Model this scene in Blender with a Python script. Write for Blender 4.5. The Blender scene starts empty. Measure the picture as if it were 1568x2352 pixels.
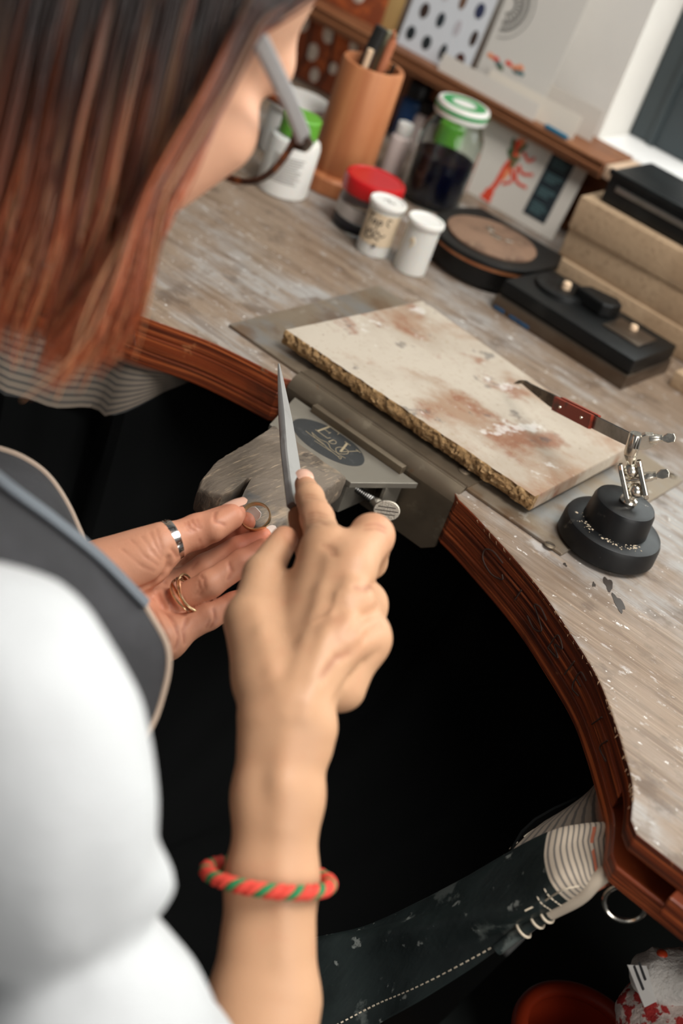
import bpy, bmesh, math, random
import numpy as np
from mathutils import Vector, Matrix

random.seed(7); RNG = np.random.default_rng(7)
S = bpy.context.scene
COL = S.collection

# ------------------------------------------------------------------ camera
# world: X along the bench, Y towards the back wall, Z up; the bench top is z = 0; metres
FPX, PPX, PPY = 3267.0, 784.0, 1176.0
CAM = np.array([0.0, 0.0, 0.5])
def _cam_basis(yaw, pitch, roll):
    yaw, pitch, roll = (math.radians(a) for a in (yaw, pitch, roll))
    f = np.array([math.sin(yaw)*math.cos(pitch), math.cos(yaw)*math.cos(pitch), -math.sin(pitch)])
    r = np.array([math.cos(yaw), -math.sin(yaw), 0.0]); u = np.cross(r, f)
    return np.array([math.cos(roll)*r + math.sin(roll)*u, -math.sin(roll)*r + math.cos(roll)*u, f])
CB = _cam_basis(-27.816, 31.72, 20.696)
def ray(x, y): return np.array([(x-PPX)/FPX, -(y-PPY)/FPX, 1.0]) @ CB
def atz(x, y, z=0.0):
    d = ray(x, y); return CAM + d*((z-CAM[2])/d[2])
def atd(x, y, d): return CAM + d*ray(x, y)
def aty(x, y, Y):
    d = ray(x, y); return CAM + d*(Y/d[1])

cam = bpy.data.cameras.new('camera'); cam_o = bpy.data.objects.new('camera', cam); COL.objects.link(cam_o)
cam.sensor_fit = 'VERTICAL'; cam.sensor_height = 36.0; cam.sensor_width = 24.0
cam.lens = FPX/2352*36.0
cam.clip_start = 0.02; cam.clip_end = 50
m = Matrix.Identity(4)
for i in range(3):
    m[i][0] = CB[0][i]; m[i][1] = CB[1][i]; m[i][2] = -CB[2][i]; m[i][3] = CAM[i]
cam_o.matrix_world = m
cam.dof.use_dof = True; cam.dof.focus_distance = 0.93; cam.dof.aperture_fstop = 4.6
S.camera = cam_o

# ------------------------------------------------------------------ world, daylight, exposure
S.view_settings.view_transform = 'Standard'; S.view_settings.look = 'None'
S.view_settings.gamma = 1.0; S.view_settings.use_curve_mapping = False
S.view_settings.exposure = -0.08
W = bpy.data.worlds.new('World'); S.world = W; W.use_nodes = True
W.node_tree.nodes['Background'].inputs[0].default_value = (0.94, 0.97, 1.0, 1)
W.node_tree.nodes['Background'].inputs[1].default_value = 0.13

def area(name, loc, target, sx, sy, power, col):
    l = bpy.data.lights.new(name, 'AREA'); l.shape = 'RECTANGLE'; l.size = sx; l.size_y = sy
    l.energy = power; l.color = col
    o = bpy.data.objects.new(name, l); COL.objects.link(o); o.location = loc
    o.rotation_euler = (Vector(target)-Vector(loc)).to_track_quat('-Z', 'Y').to_euler()
    return o
# daylight through the window behind the bench (large, just outside the panes) and a roof light over the bench
area('window_daylight', (0.12, 1.80, 0.95), (0.0, 0.6, 0.0), 1.5, 1.5, 32, (1.0, 0.985, 0.96))
area('skylight', (0.35, 0.62, 1.95), (-0.3, 0.6, 0.0), 0.85, 0.85, 52, (1.0, 0.975, 0.94))
area('side_window_daylight', (1.50, -0.05, 0.72), (-0.2, 0.6, -0.1), 1.4, 1.1, 24, (1.0, 0.97, 0.93))

# ------------------------------------------------------------------ helpers: colour, materials
def lin(c):
    out = []
    for v in c[:3]:
        v = v/255.0
        out.append(v/12.92 if v <= 0.04045 else ((v+0.055)/1.055)**2.4)
    return (*out, 1.0)
MATS = {}
def mat(name, col, rough=0.5, metal=0.0, layers=(), bump=(), sss=0.0, trans=0.0, ior=1.45, spec=0.5,
        coat=0.0, rvar=None, coord='Object', attr=None, sheen=0.0):
    """layers: (scale, stretch, lo, hi, colour, factor[, kind[, coordinate]]); bump: (scale, stretch, strength, distance)"""
    mt = bpy.data.materials.new(name); mt.use_nodes = True; MATS[name] = mt
    nt = mt.node_tree; N = nt.nodes; L = nt.links
    b = N['Principled BSDF']; tc = N.new('ShaderNodeTexCoord')
    b.inputs['Base Color'].default_value = lin(col)
    b.inputs['Roughness'].default_value = rough; b.inputs['Metallic'].default_value = metal
    b.inputs['IOR'].default_value = ior; b.inputs['Specular IOR Level'].default_value = spec
    b.inputs['Coat Weight'].default_value = coat; b.inputs['Coat Roughness'].default_value = 0.15
    b.inputs['Transmission Weight'].default_value = trans
    b.inputs['Sheen Weight'].default_value = sheen
    if sss:
        b.inputs['Subsurface Weight'].default_value = sss
        b.inputs['Subsurface Radius'].default_value = (1.0, 0.35, 0.18)
        b.inputs['Subsurface Scale'].default_value = 0.006
    def noise(scale, stretch, kind='noise', cs=coord, detail=6.0):
        mp = N.new('ShaderNodeMapping'); mp.inputs['Scale'].default_value = stretch
        L.new(tc.outputs[cs], mp.inputs['Vector'])
        if kind == 'voronoi':
            t = N.new('ShaderNodeTexVoronoi'); t.inputs['Scale'].default_value = scale
            L.new(mp.outputs[0], t.inputs['Vector']); return t.outputs['Distance']
        if kind == 'cells':
            t = N.new('ShaderNodeTexVoronoi'); t.inputs['Scale'].default_value = scale
            L.new(mp.outputs[0], t.inputs['Vector'])
            s = N.new('ShaderNodeSeparateColor'); L.new(t.outputs['Color'], s.inputs[0]); return s.outputs[0]
        if kind in ('wave', 'wavey', 'wavez'):
            t = N.new('ShaderNodeTexWave'); t.inputs['Scale'].default_value = scale
            t.bands_direction = {'wave': 'X', 'wavey': 'Y', 'wavez': 'Z'}[kind]
            t.inputs['Distortion'].default_value = 0.6; t.inputs['Detail'].default_value = 2
            L.new(mp.outputs[0], t.inputs['Vector']); return t.outputs['Fac']
        if kind in ('gradx', 'grady', 'gradz'):
            s = N.new('ShaderNodeSeparateXYZ'); L.new(mp.outputs[0], s.inputs[0]); return s.outputs['xyz'.index(kind[-1])]
        t = N.new('ShaderNodeTexNoise'); t.inputs['Scale'].default_value = scale
        t.inputs['Detail'].default_value = detail; t.inputs['Roughness'].default_value = 0.6
        L.new(mp.outputs[0], t.inputs['Vector']); return t.outputs['Fac']
    cur = None
    if attr:
        a = N.new('ShaderNodeAttribute'); a.attribute_name = attr; cur = a.outputs['Color']
    for ly in layers:
        sc, st, lo, hi, c, fac = ly[:6]
        kind = ly[6] if len(ly) > 6 else 'noise'; cs = ly[7] if len(ly) > 7 else coord
        mr = N.new('ShaderNodeMapRange'); mr.inputs['From Min'].default_value = lo; mr.inputs['From Max'].default_value = hi
        mr.inputs['To Max'].default_value = fac; mr.interpolation_type = 'SMOOTHSTEP'
        L.new(noise(sc, st, kind, cs), mr.inputs['Value'])
        mx = N.new('ShaderNodeMix'); mx.data_type = 'RGBA'
        L.new(mr.outputs[0], mx.inputs['Factor'])
        if cur is None: mx.inputs['A'].default_value = lin(col)
        else: L.new(cur, mx.inputs['A'])
        mx.inputs['B'].default_value = lin(c); cur = mx.outputs['Result']
    if cur is not None: L.new(cur, b.inputs['Base Color'])
    if rvar:
        sc, st, lo, hi, r0, r1 = rvar
        mr = N.new('ShaderNodeMapRange'); mr.inputs['From Min'].default_value = lo; mr.inputs['From Max'].default_value = hi
        mr.inputs['To Min'].default_value = r0; mr.inputs['To Max'].default_value = r1
        L.new(noise(sc, st), mr.inputs['Value']); L.new(mr.outputs[0], b.inputs['Roughness'])
    prev = None
    for bp in bump:
        sc, st, strg, dist = bp[:4]
        bn = N.new('ShaderNodeBump'); bn.inputs['Strength'].default_value = strg; bn.inputs['Distance'].default_value = dist
        L.new(noise(sc, st, bp[4] if len(bp) > 4 else 'noise', bp[5] if len(bp) > 5 else coord), bn.inputs['Height'])
        if prev is not None: L.new(prev, bn.inputs['Normal'])
        prev = bn.outputs[0]
    if prev is not None: L.new(prev, b.inputs['Normal'])
    return mt

# ------------------------------------------------------------------ helpers: objects
ORG = {}
def _props(o, label=None, cat=None, group=None, kind=None):
    if label: o['label'] = label
    if cat: o['category'] = cat
    if group: o['group'] = group
    if kind: o['kind'] = kind
def thing(name, label, cat, loc, group=None, kind=None):
    o = bpy.data.objects.new(name, None); COL.objects.link(o); o.empty_display_size = 0.02
    o.location = Vector([float(v) for v in loc]); ORG[o.name] = np.array(loc, float)
    _props(o, label, cat, group, kind); return o
def obj(name, vf, m, parent=None, smooth=True, label=None, cat=None, group=None, kind=None, uv=None, bevel=0.0, seg=2, col=None, angle=0.6, sub=0):
    V, F = vf; V = np.asarray(V, float)
    if parent is not None: org = ORG[parent.name]
    else: org = np.array([(V[:, 0].min()+V[:, 0].max())/2, (V[:, 1].min()+V[:, 1].max())/2, V[:, 2].min()])
    me = bpy.data.meshes.new(name); me.from_pydata((V-org).tolist(), [], [list(map(int, f)) for f in F]); me.update()
    if uv is not None:
        ul = me.uv_layers.new(name='UVMap'); idx = np.empty(len(me.loops), dtype=np.int64)
        me.loops.foreach_get('vertex_index', idx)
        ul.data.foreach_set('uv', np.asarray(uv, np.float32)[idx].ravel())
    if col is not None:
        ca = me.color_attributes.new('tint', 'FLOAT_COLOR', 'POINT')
        c4 = np.ones((len(V), 4), np.float32); c4[:, :3] = col; ca.data.foreach_set('color', c4.ravel())
    bm = bmesh.new(); bm.from_mesh(me); bmesh.ops.recalc_face_normals(bm, faces=bm.faces); bm.to_mesh(me); bm.free()
    if smooth:
        me.polygons.foreach_set('use_smooth', [True]*len(me.polygons))
        me.set_sharp_from_angle(angle=angle)
    for mm in (m if isinstance(m, (list, tuple)) else [m]):
        me.materials.append(MATS[mm] if isinstance(mm, str) else mm)
    o = bpy.data.objects.new(name, me); COL.objects.link(o)
    ORG[o.name] = org
    if parent is not None: o.parent = parent
    else: o.location = Vector(org.tolist())
    if bevel:
        md = o.modifiers.new('bevel', 'BEVEL'); md.width = bevel; md.segments = seg; md.limit_method = 'ANGLE'; md.angle_limit = 0.6
    if sub:
        md = o.modifiers.new('sub', 'SUBSURF'); md.levels = sub; md.render_levels = sub
    _props(o, label, cat, group, kind); return o

# ------------------------------------------------------------------ helpers: shapes, all return (verts, faces)
def join(*parts):
    V = []; F = []; n = 0
    for v, f in parts:
        v = np.asarray(v, float); V.append(v); F += [[i+n for i in q] for q in f]; n += len(v)
    return np.vstack(V), F
def xf(vf, R=None, t=(0, 0, 0)):
    V, F = vf; V = np.asarray(V, float)
    if R is not None: V = V @ np.asarray(R, float).T
    return V+np.asarray(t, float), F
def unit(v): v = np.asarray(v, float); return v/np.linalg.norm(v)
def rotz(a): c, s = math.cos(a), math.sin(a); return np.array([[c, -s, 0], [s, c, 0], [0, 0, 1.0]])
def frame(z, x=(1, 0, 0)):
    """rotation whose columns are x', y', z' with z' along the given axis"""
    z = unit(z); x = np.asarray(x, float); x = x-z*(x @ z)
    if np.linalg.norm(x) < 1e-6: x = np.cross(z, (0.3, 0.9, 0.1))
    x = unit(x); return np.array([x, np.cross(z, x), z]).T
def box(sx, sy, sz, bev=0.0, seg=2):
    """box centred on x, y, standing on z = 0"""
    bm = bmesh.new(); bmesh.ops.create_cube(bm, size=1.0)
    for v in bm.verts: v.co = Vector((v.co.x*sx, v.co.y*sy, (v.co.z+0.5)*sz))
    if bev: bmesh.ops.bevel(bm, geom=list(bm.edges), offset=bev, segments=seg, profile=0.6, affect='EDGES')
    V = np.array([v.co[:] for v in bm.verts]); F = [[v.index for v in f.verts] for f in bm.faces]
    bm.free(); return V, F
def boxat(x0, x1, y0, y1, z0, z1, bev=0.0, seg=2):
    return xf(box(x1-x0, y1-y0, z1-z0, bev, seg), None, ((x0+x1)/2, (y0+y1)/2, z0))
def lathe(prof, n=40):
    V = []; F = []; k = len(prof)
    a = np.linspace(0, 2*math.pi, n, endpoint=False)
    for r, z in prof: V += [(r*math.cos(t), r*math.sin(t), z) for t in a]
    for i in range(k-1):
        for j in range(n):
            j2 = (j+1) % n; F.append([i*n+j, i*n+j2, (i+1)*n+j2, (i+1)*n+j])
    if prof[0][0] > 1e-6: F.append(list(range(n))[::-1])
    if prof[-1][0] > 1e-6: F.append([(k-1)*n+j for j in range(n)])
    return np.array(V), F
def shell(prof, n=40):
    """closed lathe: the last ring joins the first one"""
    V, F = lathe(prof, n); F = F[:(len(prof)-1)*n]; k = len(prof)-1
    for j in range(n):
        j2 = (j+1) % n; F.append([k*n+j, k*n+j2, j2, j])
    return V, F
def crv(pts, n=24, closed=False):
    """Catmull-Rom through points (any dimension)"""
    P = np.asarray(pts, float)
    if closed: P = np.vstack([P[-1], P, P[0], P[1]])
    else: P = np.vstack([2*P[0]-P[1], P, 2*P[-1]-P[-2]])
    k = len(P)-3; out = []
    for t in np.linspace(0, k, n, endpoint=not closed):
        i = min(int(t), k-1); u = t-i; a, b, c, d = P[i:i+4]
        out.append(0.5*((2*b)+(-a+c)*u+(2*a-5*b+4*c-d)*u*u+(-a+3*b-3*c+d)*u**3))
    return np.array(out)
def tube(pts, rad, n=10, closed=False, flat=None, caps=True):
    P = np.asarray(pts, float); k = len(P); rad = np.broadcast_to(np.asarray(rad, float), (k,))
    T = np.gradient(P, axis=0) if not closed else np.roll(P, -1, 0)-np.roll(P, 1, 0)
    T /= np.linalg.norm(T, axis=1)[:, None]+1e-12
    ref = np.array([0.11, 0.27, 0.95]); ref = ref if abs(ref @ T[0]) < 0.9 else np.array([1.0, 0, 0])
    nrm = unit(np.cross(T[0], ref)); V = []; F = []
    for i in range(k):
        nrm = nrm-T[i]*(nrm @ T[i]); nrm = unit(nrm); bn = np.cross(T[i], nrm)
        for j in range(n):
            a = 2*math.pi*j/n
            V.append(P[i]+rad[i]*(math.cos(a)*nrm+(flat or 1.0)*math.sin(a)*bn))
    for i in range(k if closed else k-1):
        i2 = (i+1) % k
        for j in range(n):
            j2 = (j+1) % n; F.append([i*n+j, i*n+j2, i2*n+j2, i2*n+j])
    if not closed and caps:
        F.append(list(range(n))[::-1]); F.append([(k-1)*n+j for j in range(n)])
    return np.array(V), F
def prism(poly, z0, z1):
    n = len(poly); V = [(p[0], p[1], z0) for p in poly]+[(p[0], p[1], z1) for p in poly]
    F = [list(range(n))[::-1], list(range(n, 2*n))]+[[i, (i+1) % n, n+(i+1) % n, n+i] for i in range(n)]
    return np.array(V), F
def grid(rows, closed_u=False):
    """rows: (r, c, 3) array of points -> quads, and a uv per vertex (u along columns, v along rows)"""
    G = np.asarray(rows, float); r, c = G.shape[:2]; F = []
    for i in range(r-1):
        for j in range(c if closed_u else c-1):
            j2 = (j+1) % c; F.append([i*c+j, i*c+j2, (i+1)*c+j2, (i+1)*c+j])
    return G.reshape(-1, 3), F
def grid_uv(r, c): return np.array([(j/(c-1), i/(r-1)) for i in range(r) for j in range(c)])
def thick(rows, t):
    """a sheet with thickness from a grid of points (front offset along normals)"""
    G = np.asarray(rows, float); r, c = G.shape[:2]
    du = np.gradient(G, axis=1); dv = np.gradient(G, axis=0)
    n = np.cross(du, dv); n /= np.linalg.norm(n, axis=2)[..., None]+1e-12
    A, FA = grid(G); B, FB = grid(G+n*t); k = len(A)
    F = [f[::-1] for f in FA]+[[i+k for i in f] for f in FB]
    rim = [j for j in range(c)]+[i*c+c-1 for i in range(1, r)]+[(r-1)*c+j for j in range(c-2, -1, -1)]+[i*c for i in range(r-2, 0, -1)]
    m_ = len(rim)
    F += [[rim[i], rim[(i+1) % m_], rim[(i+1) % m_]+k, rim[i]+k] for i in range(m_)]
    return np.vstack([A, B]), F
def ribbon(pts, w, o, ex, ey, h=0.0003):
    """a flat ink stroke along 2D points in the plane o + x ex + y ey, slightly raised"""
    P = np.asarray(pts, float); k = len(P); w = np.broadcast_to(np.asarray(w, float), (k,))
    T = np.gradient(P, axis=0); T /= np.linalg.norm(T, axis=1)[:, None]+1e-12
    Nn = np.stack([-T[:, 1], T[:, 0]], 1)*w[:, None]/2
    o, ex, ey = (np.asarray(v, float) for v in (o, ex, ey)); ez = np.cross(ex, ey)
    to3 = lambda q: o+np.outer(q[:, 0], ex)+np.outer(q[:, 1], ey)
    A, B = to3(P+Nn), to3(P-Nn); V = np.vstack([A, B, A+ez*h, B+ez*h]); F = []
    for i in range(k-1):
        F += [[2*k+i, 2*k+i+1, 3*k+i+1, 3*k+i], [i, i+1, 2*k+i+1, 2*k+i], [k+i+1, k+i, 3*k+i, 3*k+i+1]]
    F += [[0, k, 3*k, 2*k], [k-1, 2*k-1, 4*k-1, 3*k-1]]
    return V, F
def vnoise(P, scale, seed=0, octaves=3):
    """value noise in numpy, about -1..1"""
    P = np.asarray(P, float)*scale; out = np.zeros(len(P)); amp = 1.0; tot = 0
    for o_ in range(octaves):
        Q = P*(2.0**o_)+seed*17.3+o_*5.1; I = np.floor(Q).astype(np.int64); f = Q-I; f = f*f*(3-2*f)
        def h(i, j, k):
            n = (I[:, 0]+i)*73856093 ^ (I[:, 1]+j)*19349663 ^ (I[:, 2]+k)*83492791 ^ (seed*2654435 + 12345)
            n = (n ^ (n >> 13))*1274126177 & 0x7fffffff; return (n % 10007)/5003.5-1.0
        x, y, z = f.T
        c = lambda a, b, t: a+(b-a)*t
        v = c(c(c(h(0,0,0), h(1,0,0), x), c(h(0,1,0), h(1,1,0), x), y), c(c(h(0,0,1), h(1,0,1), x), c(h(0,1,1), h(1,1,1), x), y), z)
        out += v*amp; tot += amp; amp *= 0.5
    return out/tot
# ------------------------------------------------------------------ materials of the setting and the bench
mat('wall_paint', (226, 223, 216), 0.85, layers=[(6, (1, 1, 1), .4, .7, (210, 207, 200), .5)], bump=[(60, (1, 1, 1), .05, .002)])
mat('white_gloss', (238, 238, 236), 0.4)
mat('frame_paint', (54, 63, 66), 0.5)
mat('floor_dark', (30, 31, 30), 0.8, layers=[(5, (1, 1, 1), .45, .7, (44, 38, 30), .7)])
mat('panel_wood', (136, 84, 52), 0.55, layers=[(6, (1, 1, 14), .35, .7, (104, 58, 34), .8), (60, (1, 1, 12), .4, .7, (158, 104, 68), .5)])
mat('shelf_wood', (144, 92, 58), 0.55, layers=[(5, (1, 10, 60), .35, .65, (96, 56, 34), .85), (20, (1, 6, 60), .45, .7, (172, 122, 84), .5)], bump=[(12, (1, 6, 60), .3, .002)])
mat('pale_wood', (214, 186, 158), 0.5, layers=[(8, (1, 8, 20), .4, .7, (196, 160, 128), .6)])
mat('bench_top', (134, 115, 97), 0.60, layers=[
    (3.0, (1, 1.4, 1), .40, .62, (112, 96, 82), .75),
    (6.0, (.9, 1.8, 1), .47, .63, (160, 160, 158), .8),
    (11, (.8, 7, 1), .46, .66, (94, 72, 53), .60),
    (30, (.5, 18, 1), .50, .72, (168, 148, 126), .5),
    (24, (1, 1.3, 1), .55, .67, (78, 61, 48), .6),
    (60, (1, 1.2, 1), .55, .68, (110, 92, 76), .6),
    (30, (.8, 1.5, 1), .64, .70, (192, 190, 188), .45),
    (85, (.8, 1.5, 1), .62, .68, (184, 178, 172), .5),
    (70, (.35, 26, 1), .46, .66, (92, 76, 62), .4),
    (170, (1, 1.2, 1), .65, .71, (222, 218, 212), .8)],
    bump=[(14, (.6, 18, 1), .30, .0012), (60, (1, 1, 1), .25, .0008)], rvar=(9, (1, 2, 1), .35, .7, .40, .70))
mat('bench_edge', (134, 60, 28), 0.45, layers=[
    (1.6, (3, 3, 120), .42, .62, (66, 26, 13), .85),
    (2.4, (2, 2, 190), .52, .64, (208, 112, 60), .85),
    (1.8, (2, 2, 420), .54, .66, (48, 20, 11), .7),
    (14, (1, 1, 1.2), .52, .68, (60, 36, 24), .55),
    (70, (1, 1, 1), .64, .72, (186, 122, 78), .6)],
    bump=[(2.4, (2, 2, 220), .5, .0012), (90, (1, 1, 1), .3, .0006)], coat=.15)
mat('steel', (146, 144, 140), 0.34, 1.0, layers=[(30, (1, 1, 1), .5, .7, (110, 106, 100), .7)], rvar=(40, (1, 1, 1), .3, .7, .25, .5))
mat('plate_metal', (136, 122, 104), 0.38, .55, layers=[
    (9, (1, 2, 1), .42, .62, (132, 132, 130), .85), (18, (1, 1.4, 1), .5, .68, (110, 80, 52), .7), (45, (1, 1, 1), .6, .7, (196, 190, 180), .5)],
    rvar=(16, (1, 1, 1), .35, .65, .30, .6), bump=[(60, (1, 1, 1), .08, .0005)])
mat('bracket_steel', (120, 107, 90), 0.42, .7, layers=[
    (14, (1, 1, 1), .42, .65, (96, 86, 72), .7), (40, (1, 1, 1), .58, .70, (156, 144, 124), .5), (90, (1, 1, 1), .64, .72, (120, 84, 54), .5)],
    rvar=(22, (1, 1, 1), .35, .65, .34, .56), bump=[(90, (1, 1, 1), .1, .0004)])
mat('anvil_steel', (128, 122, 111), 0.46, .5, layers=[(40, (1, 1, 1), .45, .7, (146, 140, 128), .6), (150, (1, 1, 1), .66, .72, (178, 172, 162), .6)], rvar=(30, (1, 1, 1), .3, .7, .36, .56))
mat('anvil_etch', (56, 57, 57), 0.6, .5, layers=[(120, (1, 1, 1), .55, .7, (82, 82, 80), .6)])
mat('etch_line', (178, 162, 132), 0.45, .5)
mat('chrome', (206, 200, 188), 0.2, 1.0, rvar=(120, (1, 1, 1), .35, .7, .14, .34))
mat('knurled', (178, 170, 156), 0.34, 1.0, bump=[(900, (1, 1, 1), .5, .0008)])
mat('ink_grey', (70, 52, 44), 0.7)
mat('stain', (52, 44, 38), 0.55)

# ------------------------------------------------------------------ the room
obj('floor', boxat(-2.6, 1.6, -1.4, 1.56, -.94, -.92), 'floor_dark', kind='structure', smooth=False)
WX0, WX1, WZ0, WZ1, WY = -.619, .75, .100, 1.35, 1.42
obj('wall_back', join(boxat(-2.4, WX0, WY, 1.56, -.92, 1.9), boxat(WX1, 1.5, WY, 1.56, -.92, 1.9),
    boxat(WX0, WX1, WY, 1.56, -.92, WZ0-.012), boxat(WX0, WX1, WY, 1.56, WZ1, 1.9)), 'wall_paint', kind='structure', smooth=False)
win = thing('window_1', 'white window with a dark grey side frame behind the bench', None, (.07, 1.5, WZ0), kind='structure')
obj('window_sill', boxat(WX0, WX1, WY-.002, 1.53, WZ0-.012, WZ0, .003), 'white_gloss', win)
obj('window_frame', join(boxat(WX0+.001, WX0+.078, 1.490, 1.54, WZ0, WZ1, .004), boxat(WX1-.07, WX1-.001, 1.490, 1.54, WZ0, WZ1, .004),
    boxat(WX0+.078, WX1-.07, 1.490, 1.54, WZ1-.07, WZ1, .004)), 'frame_paint', win)
obj('window_bead', boxat(WX0+.026, WX0+.034, 1.486, 1.4902, WZ0, WZ1, .001), 'frame_paint', win)
obj('window_sash', join(boxat(WX0+.079, WX0+.10, 1.50, 1.535, WZ0+.001, WZ1-.072, .003), boxat(WX0+.10, WX1-.072, 1.50, 1.535, WZ0+.001, WZ0+.03, .003)), 'white_gloss', win)
mat('glass', (235, 242, 242), 0.02, trans=1.0, ior=1.1, spec=.3)
obj('window_pane', boxat(WX0+.10, WX1-.072, 1.512, 1.515, WZ0+.03, WZ1-.072), 'glass', win)
# shelf along the back, laid in strips, and the pale sill board that carries on beside it
shelf = thing('trim_1', 'brown layered wooden shelf edge along the back wall', None, (-1.0, 1.39, .083), kind='structure')
for z0, z1, yo in ((.0825, .0872, .002), (.0876, .0922, 0), (.0926, .0966, .0015), (.097, .1005, .0)):
    obj('shelf_strip', boxat(-1.9, -.572, 1.352+yo, WY-.001, z0, z1, .0008, 1), 'shelf_wood', shelf)
obj('trim_2', boxat(-.571, .9, 1.356, WY-.003, .0845, .0985, .002), 'pale_wood', kind='structure')
obj('trim_3', boxat(-1.9, .9, 1.402, WY-.0005, .0005, .0822, .001), 'panel_wood', kind='structure')

# ------------------------------------------------------------------ the bench
CUT = crv([(-.768, .628), (-.752, .668), (-.71, .718), (-.668, .750), (-.625, .771), (-.583, .794), (-.551, .805), (-.522, .812), (-.47, .8225), (-.41, .8235),
           (-.349, .815), (-.304, .801), (-.254, .781), (-.215, .759), (-.181, .737), (-.156, .714), (-.131, .687), (-.114, .666), (-.1015, .641)], 110)
_m = (CUT[:, 0] > -.5140) & (CUT[:, 0] < -.3470); CUT[_m, 1] = np.maximum(CUT[_m, 1], .8205)
bench = thing('workbench', 'old wooden jeweller bench with curved red-brown cut-out edge', 'bench', (-.5, 1.0, -.92))
back_rim = [(.7, .622), (.7, 1.40), (-1.7, 1.40), (-1.7, .625)]
full = [tuple(p) for p in CUT]+[(-.094, .634)]+back_rim
mid_ = [tuple(p) for p in CUT if not (p[1] < .672 and p[0] > -.4)]+[(-.098, .800), (-.050, .800), (-.050, .660), (-.060, .655), (-.061, .6245)]+back_rim
top = obj('worktop', join(prism(full, -.0135, 0), prism(mid_, -.0275, -.0135), prism(full, -.040, -.0275)), ['bench_top', 'bench_edge'], bench, smooth=False, bevel=.0012, seg=2)
for p in top.data.polygons: p.material_index = 0 if (p.normal.z > .5 and p.center.z+ORG['workbench'][2] > -.002) else 1
for x, y in ((-1.6, .7), (-1.6, 1.3), (.6, .7), (.6, 1.3)):
    obj('leg', boxat(x-.04, x+.04, y-.04, y+.04, -.92, -.0402, .004), 'bench_edge', bench)
hook = atz(1435, 2075, -.052)
obj('hook_ring', tube([hook+np.array([.011*math.cos(a), .004*math.cos(a), .013*math.sin(a)]) for a in np.linspace(0, 2*math.pi, 28, endpoint=False)], .0015, 8, True), 'chrome', bench)
# splinters along the worn lip of the cut-out
fz = []
for k in range(170):
    i = random.randint(40, 106); p = CUT[i]; t = unit(CUT[i+1]-CUT[i-1]); a = random.uniform(-.7, .7)
    d = np.array([t[0]*math.cos(a)-t[1]*math.sin(a), t[0]*math.sin(a)+t[1]*math.cos(a)])
    nn = np.array([-t[1], t[0]]); ln = random.uniform(.0015, .005)
    q = p-nn*random.uniform(-.0006, .0004)
    z = -random.uniform(.0000, .003)
    fz.append(tube([(q[0], q[1], z), (q[0]+d[0]*ln, q[1]+d[1]*ln, z+random.uniform(-.0006, .0008))], [.00025, .00008], 4))
mat('splinter', (138, 108, 80), .8)
obj('splinters', join(*fz), 'splinter', bench, kind='stuff')
# pencilled letters on the edge of the cut-out
def edge_pen(px_strokes, w=.0011):
    """strokes given as points on the curved edge: (curve index, depth below the top)"""
    for s in px_strokes:
        s = crv(s, max(6, 5*len(s))) if len(s) > 2 else np.array([np.array(s[0])+(np.array(s[1])-np.array(s[0]))*t for t in np.linspace(0, 1, 6)])
        P = []
        for i, z in s:
            i0 = int(min(max(i, 0), 108)); p = CUT[i0]+(CUT[i0+1]-CUT[i0])*(i-i0); t = unit(CUT[i0+1]-CUT[i0])
            P.append((p[0]+t[1]*.0003, p[1]-t[0]*.0003, z))
        yield tube(P, w/2, 5)
G = [(68.6, -.010), (67.2, -.0095), (66.3, -.014), (66.6, -.021), (68, -.024), (69.2, -.020), (69.0, -.017)]
Ss = [(75.6, -.011), (74.2, -.009), (73.4, -.012), (74.6, -.016), (75.6, -.020), (74.6, -.025), (73.2, -.023)]
I1 = [(71.4, -.013), (71.2, -.023)]; B = [(77.4, -.024), (77.8, -.010), (79.2, -.013), (78, -.017), (79.2, -.021), (77.4, -.024)]
N1 = [(81, -.024), (81.4, -.010)]; E1 = [(84.2, -.010), (82.8, -.011), (82.8, -.024), (84.2, -.023)]; E2 = [(82.8, -.017), (83.8, -.017)]
N2 = [(90, -.010), (88.9, -.022)]; N3 = [(93, -.012), (92.4, -.022), (94.6, -.020)]
A1 = [(22.0, -.026), (22.9, -.008), (23.9, -.026)]; A2 = [(22.4, -.019), (23.5, -.019)]
for L_ in ([G], [Ss], [I1], [B], [N1], [E1, E2], [N2], [N3], [A1, A2]): obj('pencil_letter', join(*edge_pen(L_)), 'ink_grey', bench)
for (x, y, r, st, an) in ((1396, 1342, .0034, 2.3, .9), (1420, 1386, .0036, 2.6, .75), (1363, 1343, .0013, 2.2, 1.1), (1297, 1297, .0012, 1.8, .6)):
    c = atz(x, y); a = np.linspace(0, 2*math.pi, 20, endpoint=False)
    rr = r*(1+.22*np.sin(3*a+x)+.12*np.sin(5*a))
    P = [(c[0]+q*math.cos(t)*math.cos(an)*st-q*math.sin(t)*math.sin(an), c[1]-q*math.cos(t)*math.sin(an)*st-q*math.sin(t)*math.cos(an)) for q, t in zip(rr, a)]
    obj('dark_stain', prism(P, -.0003, .00025), 'stain', bench)

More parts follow.
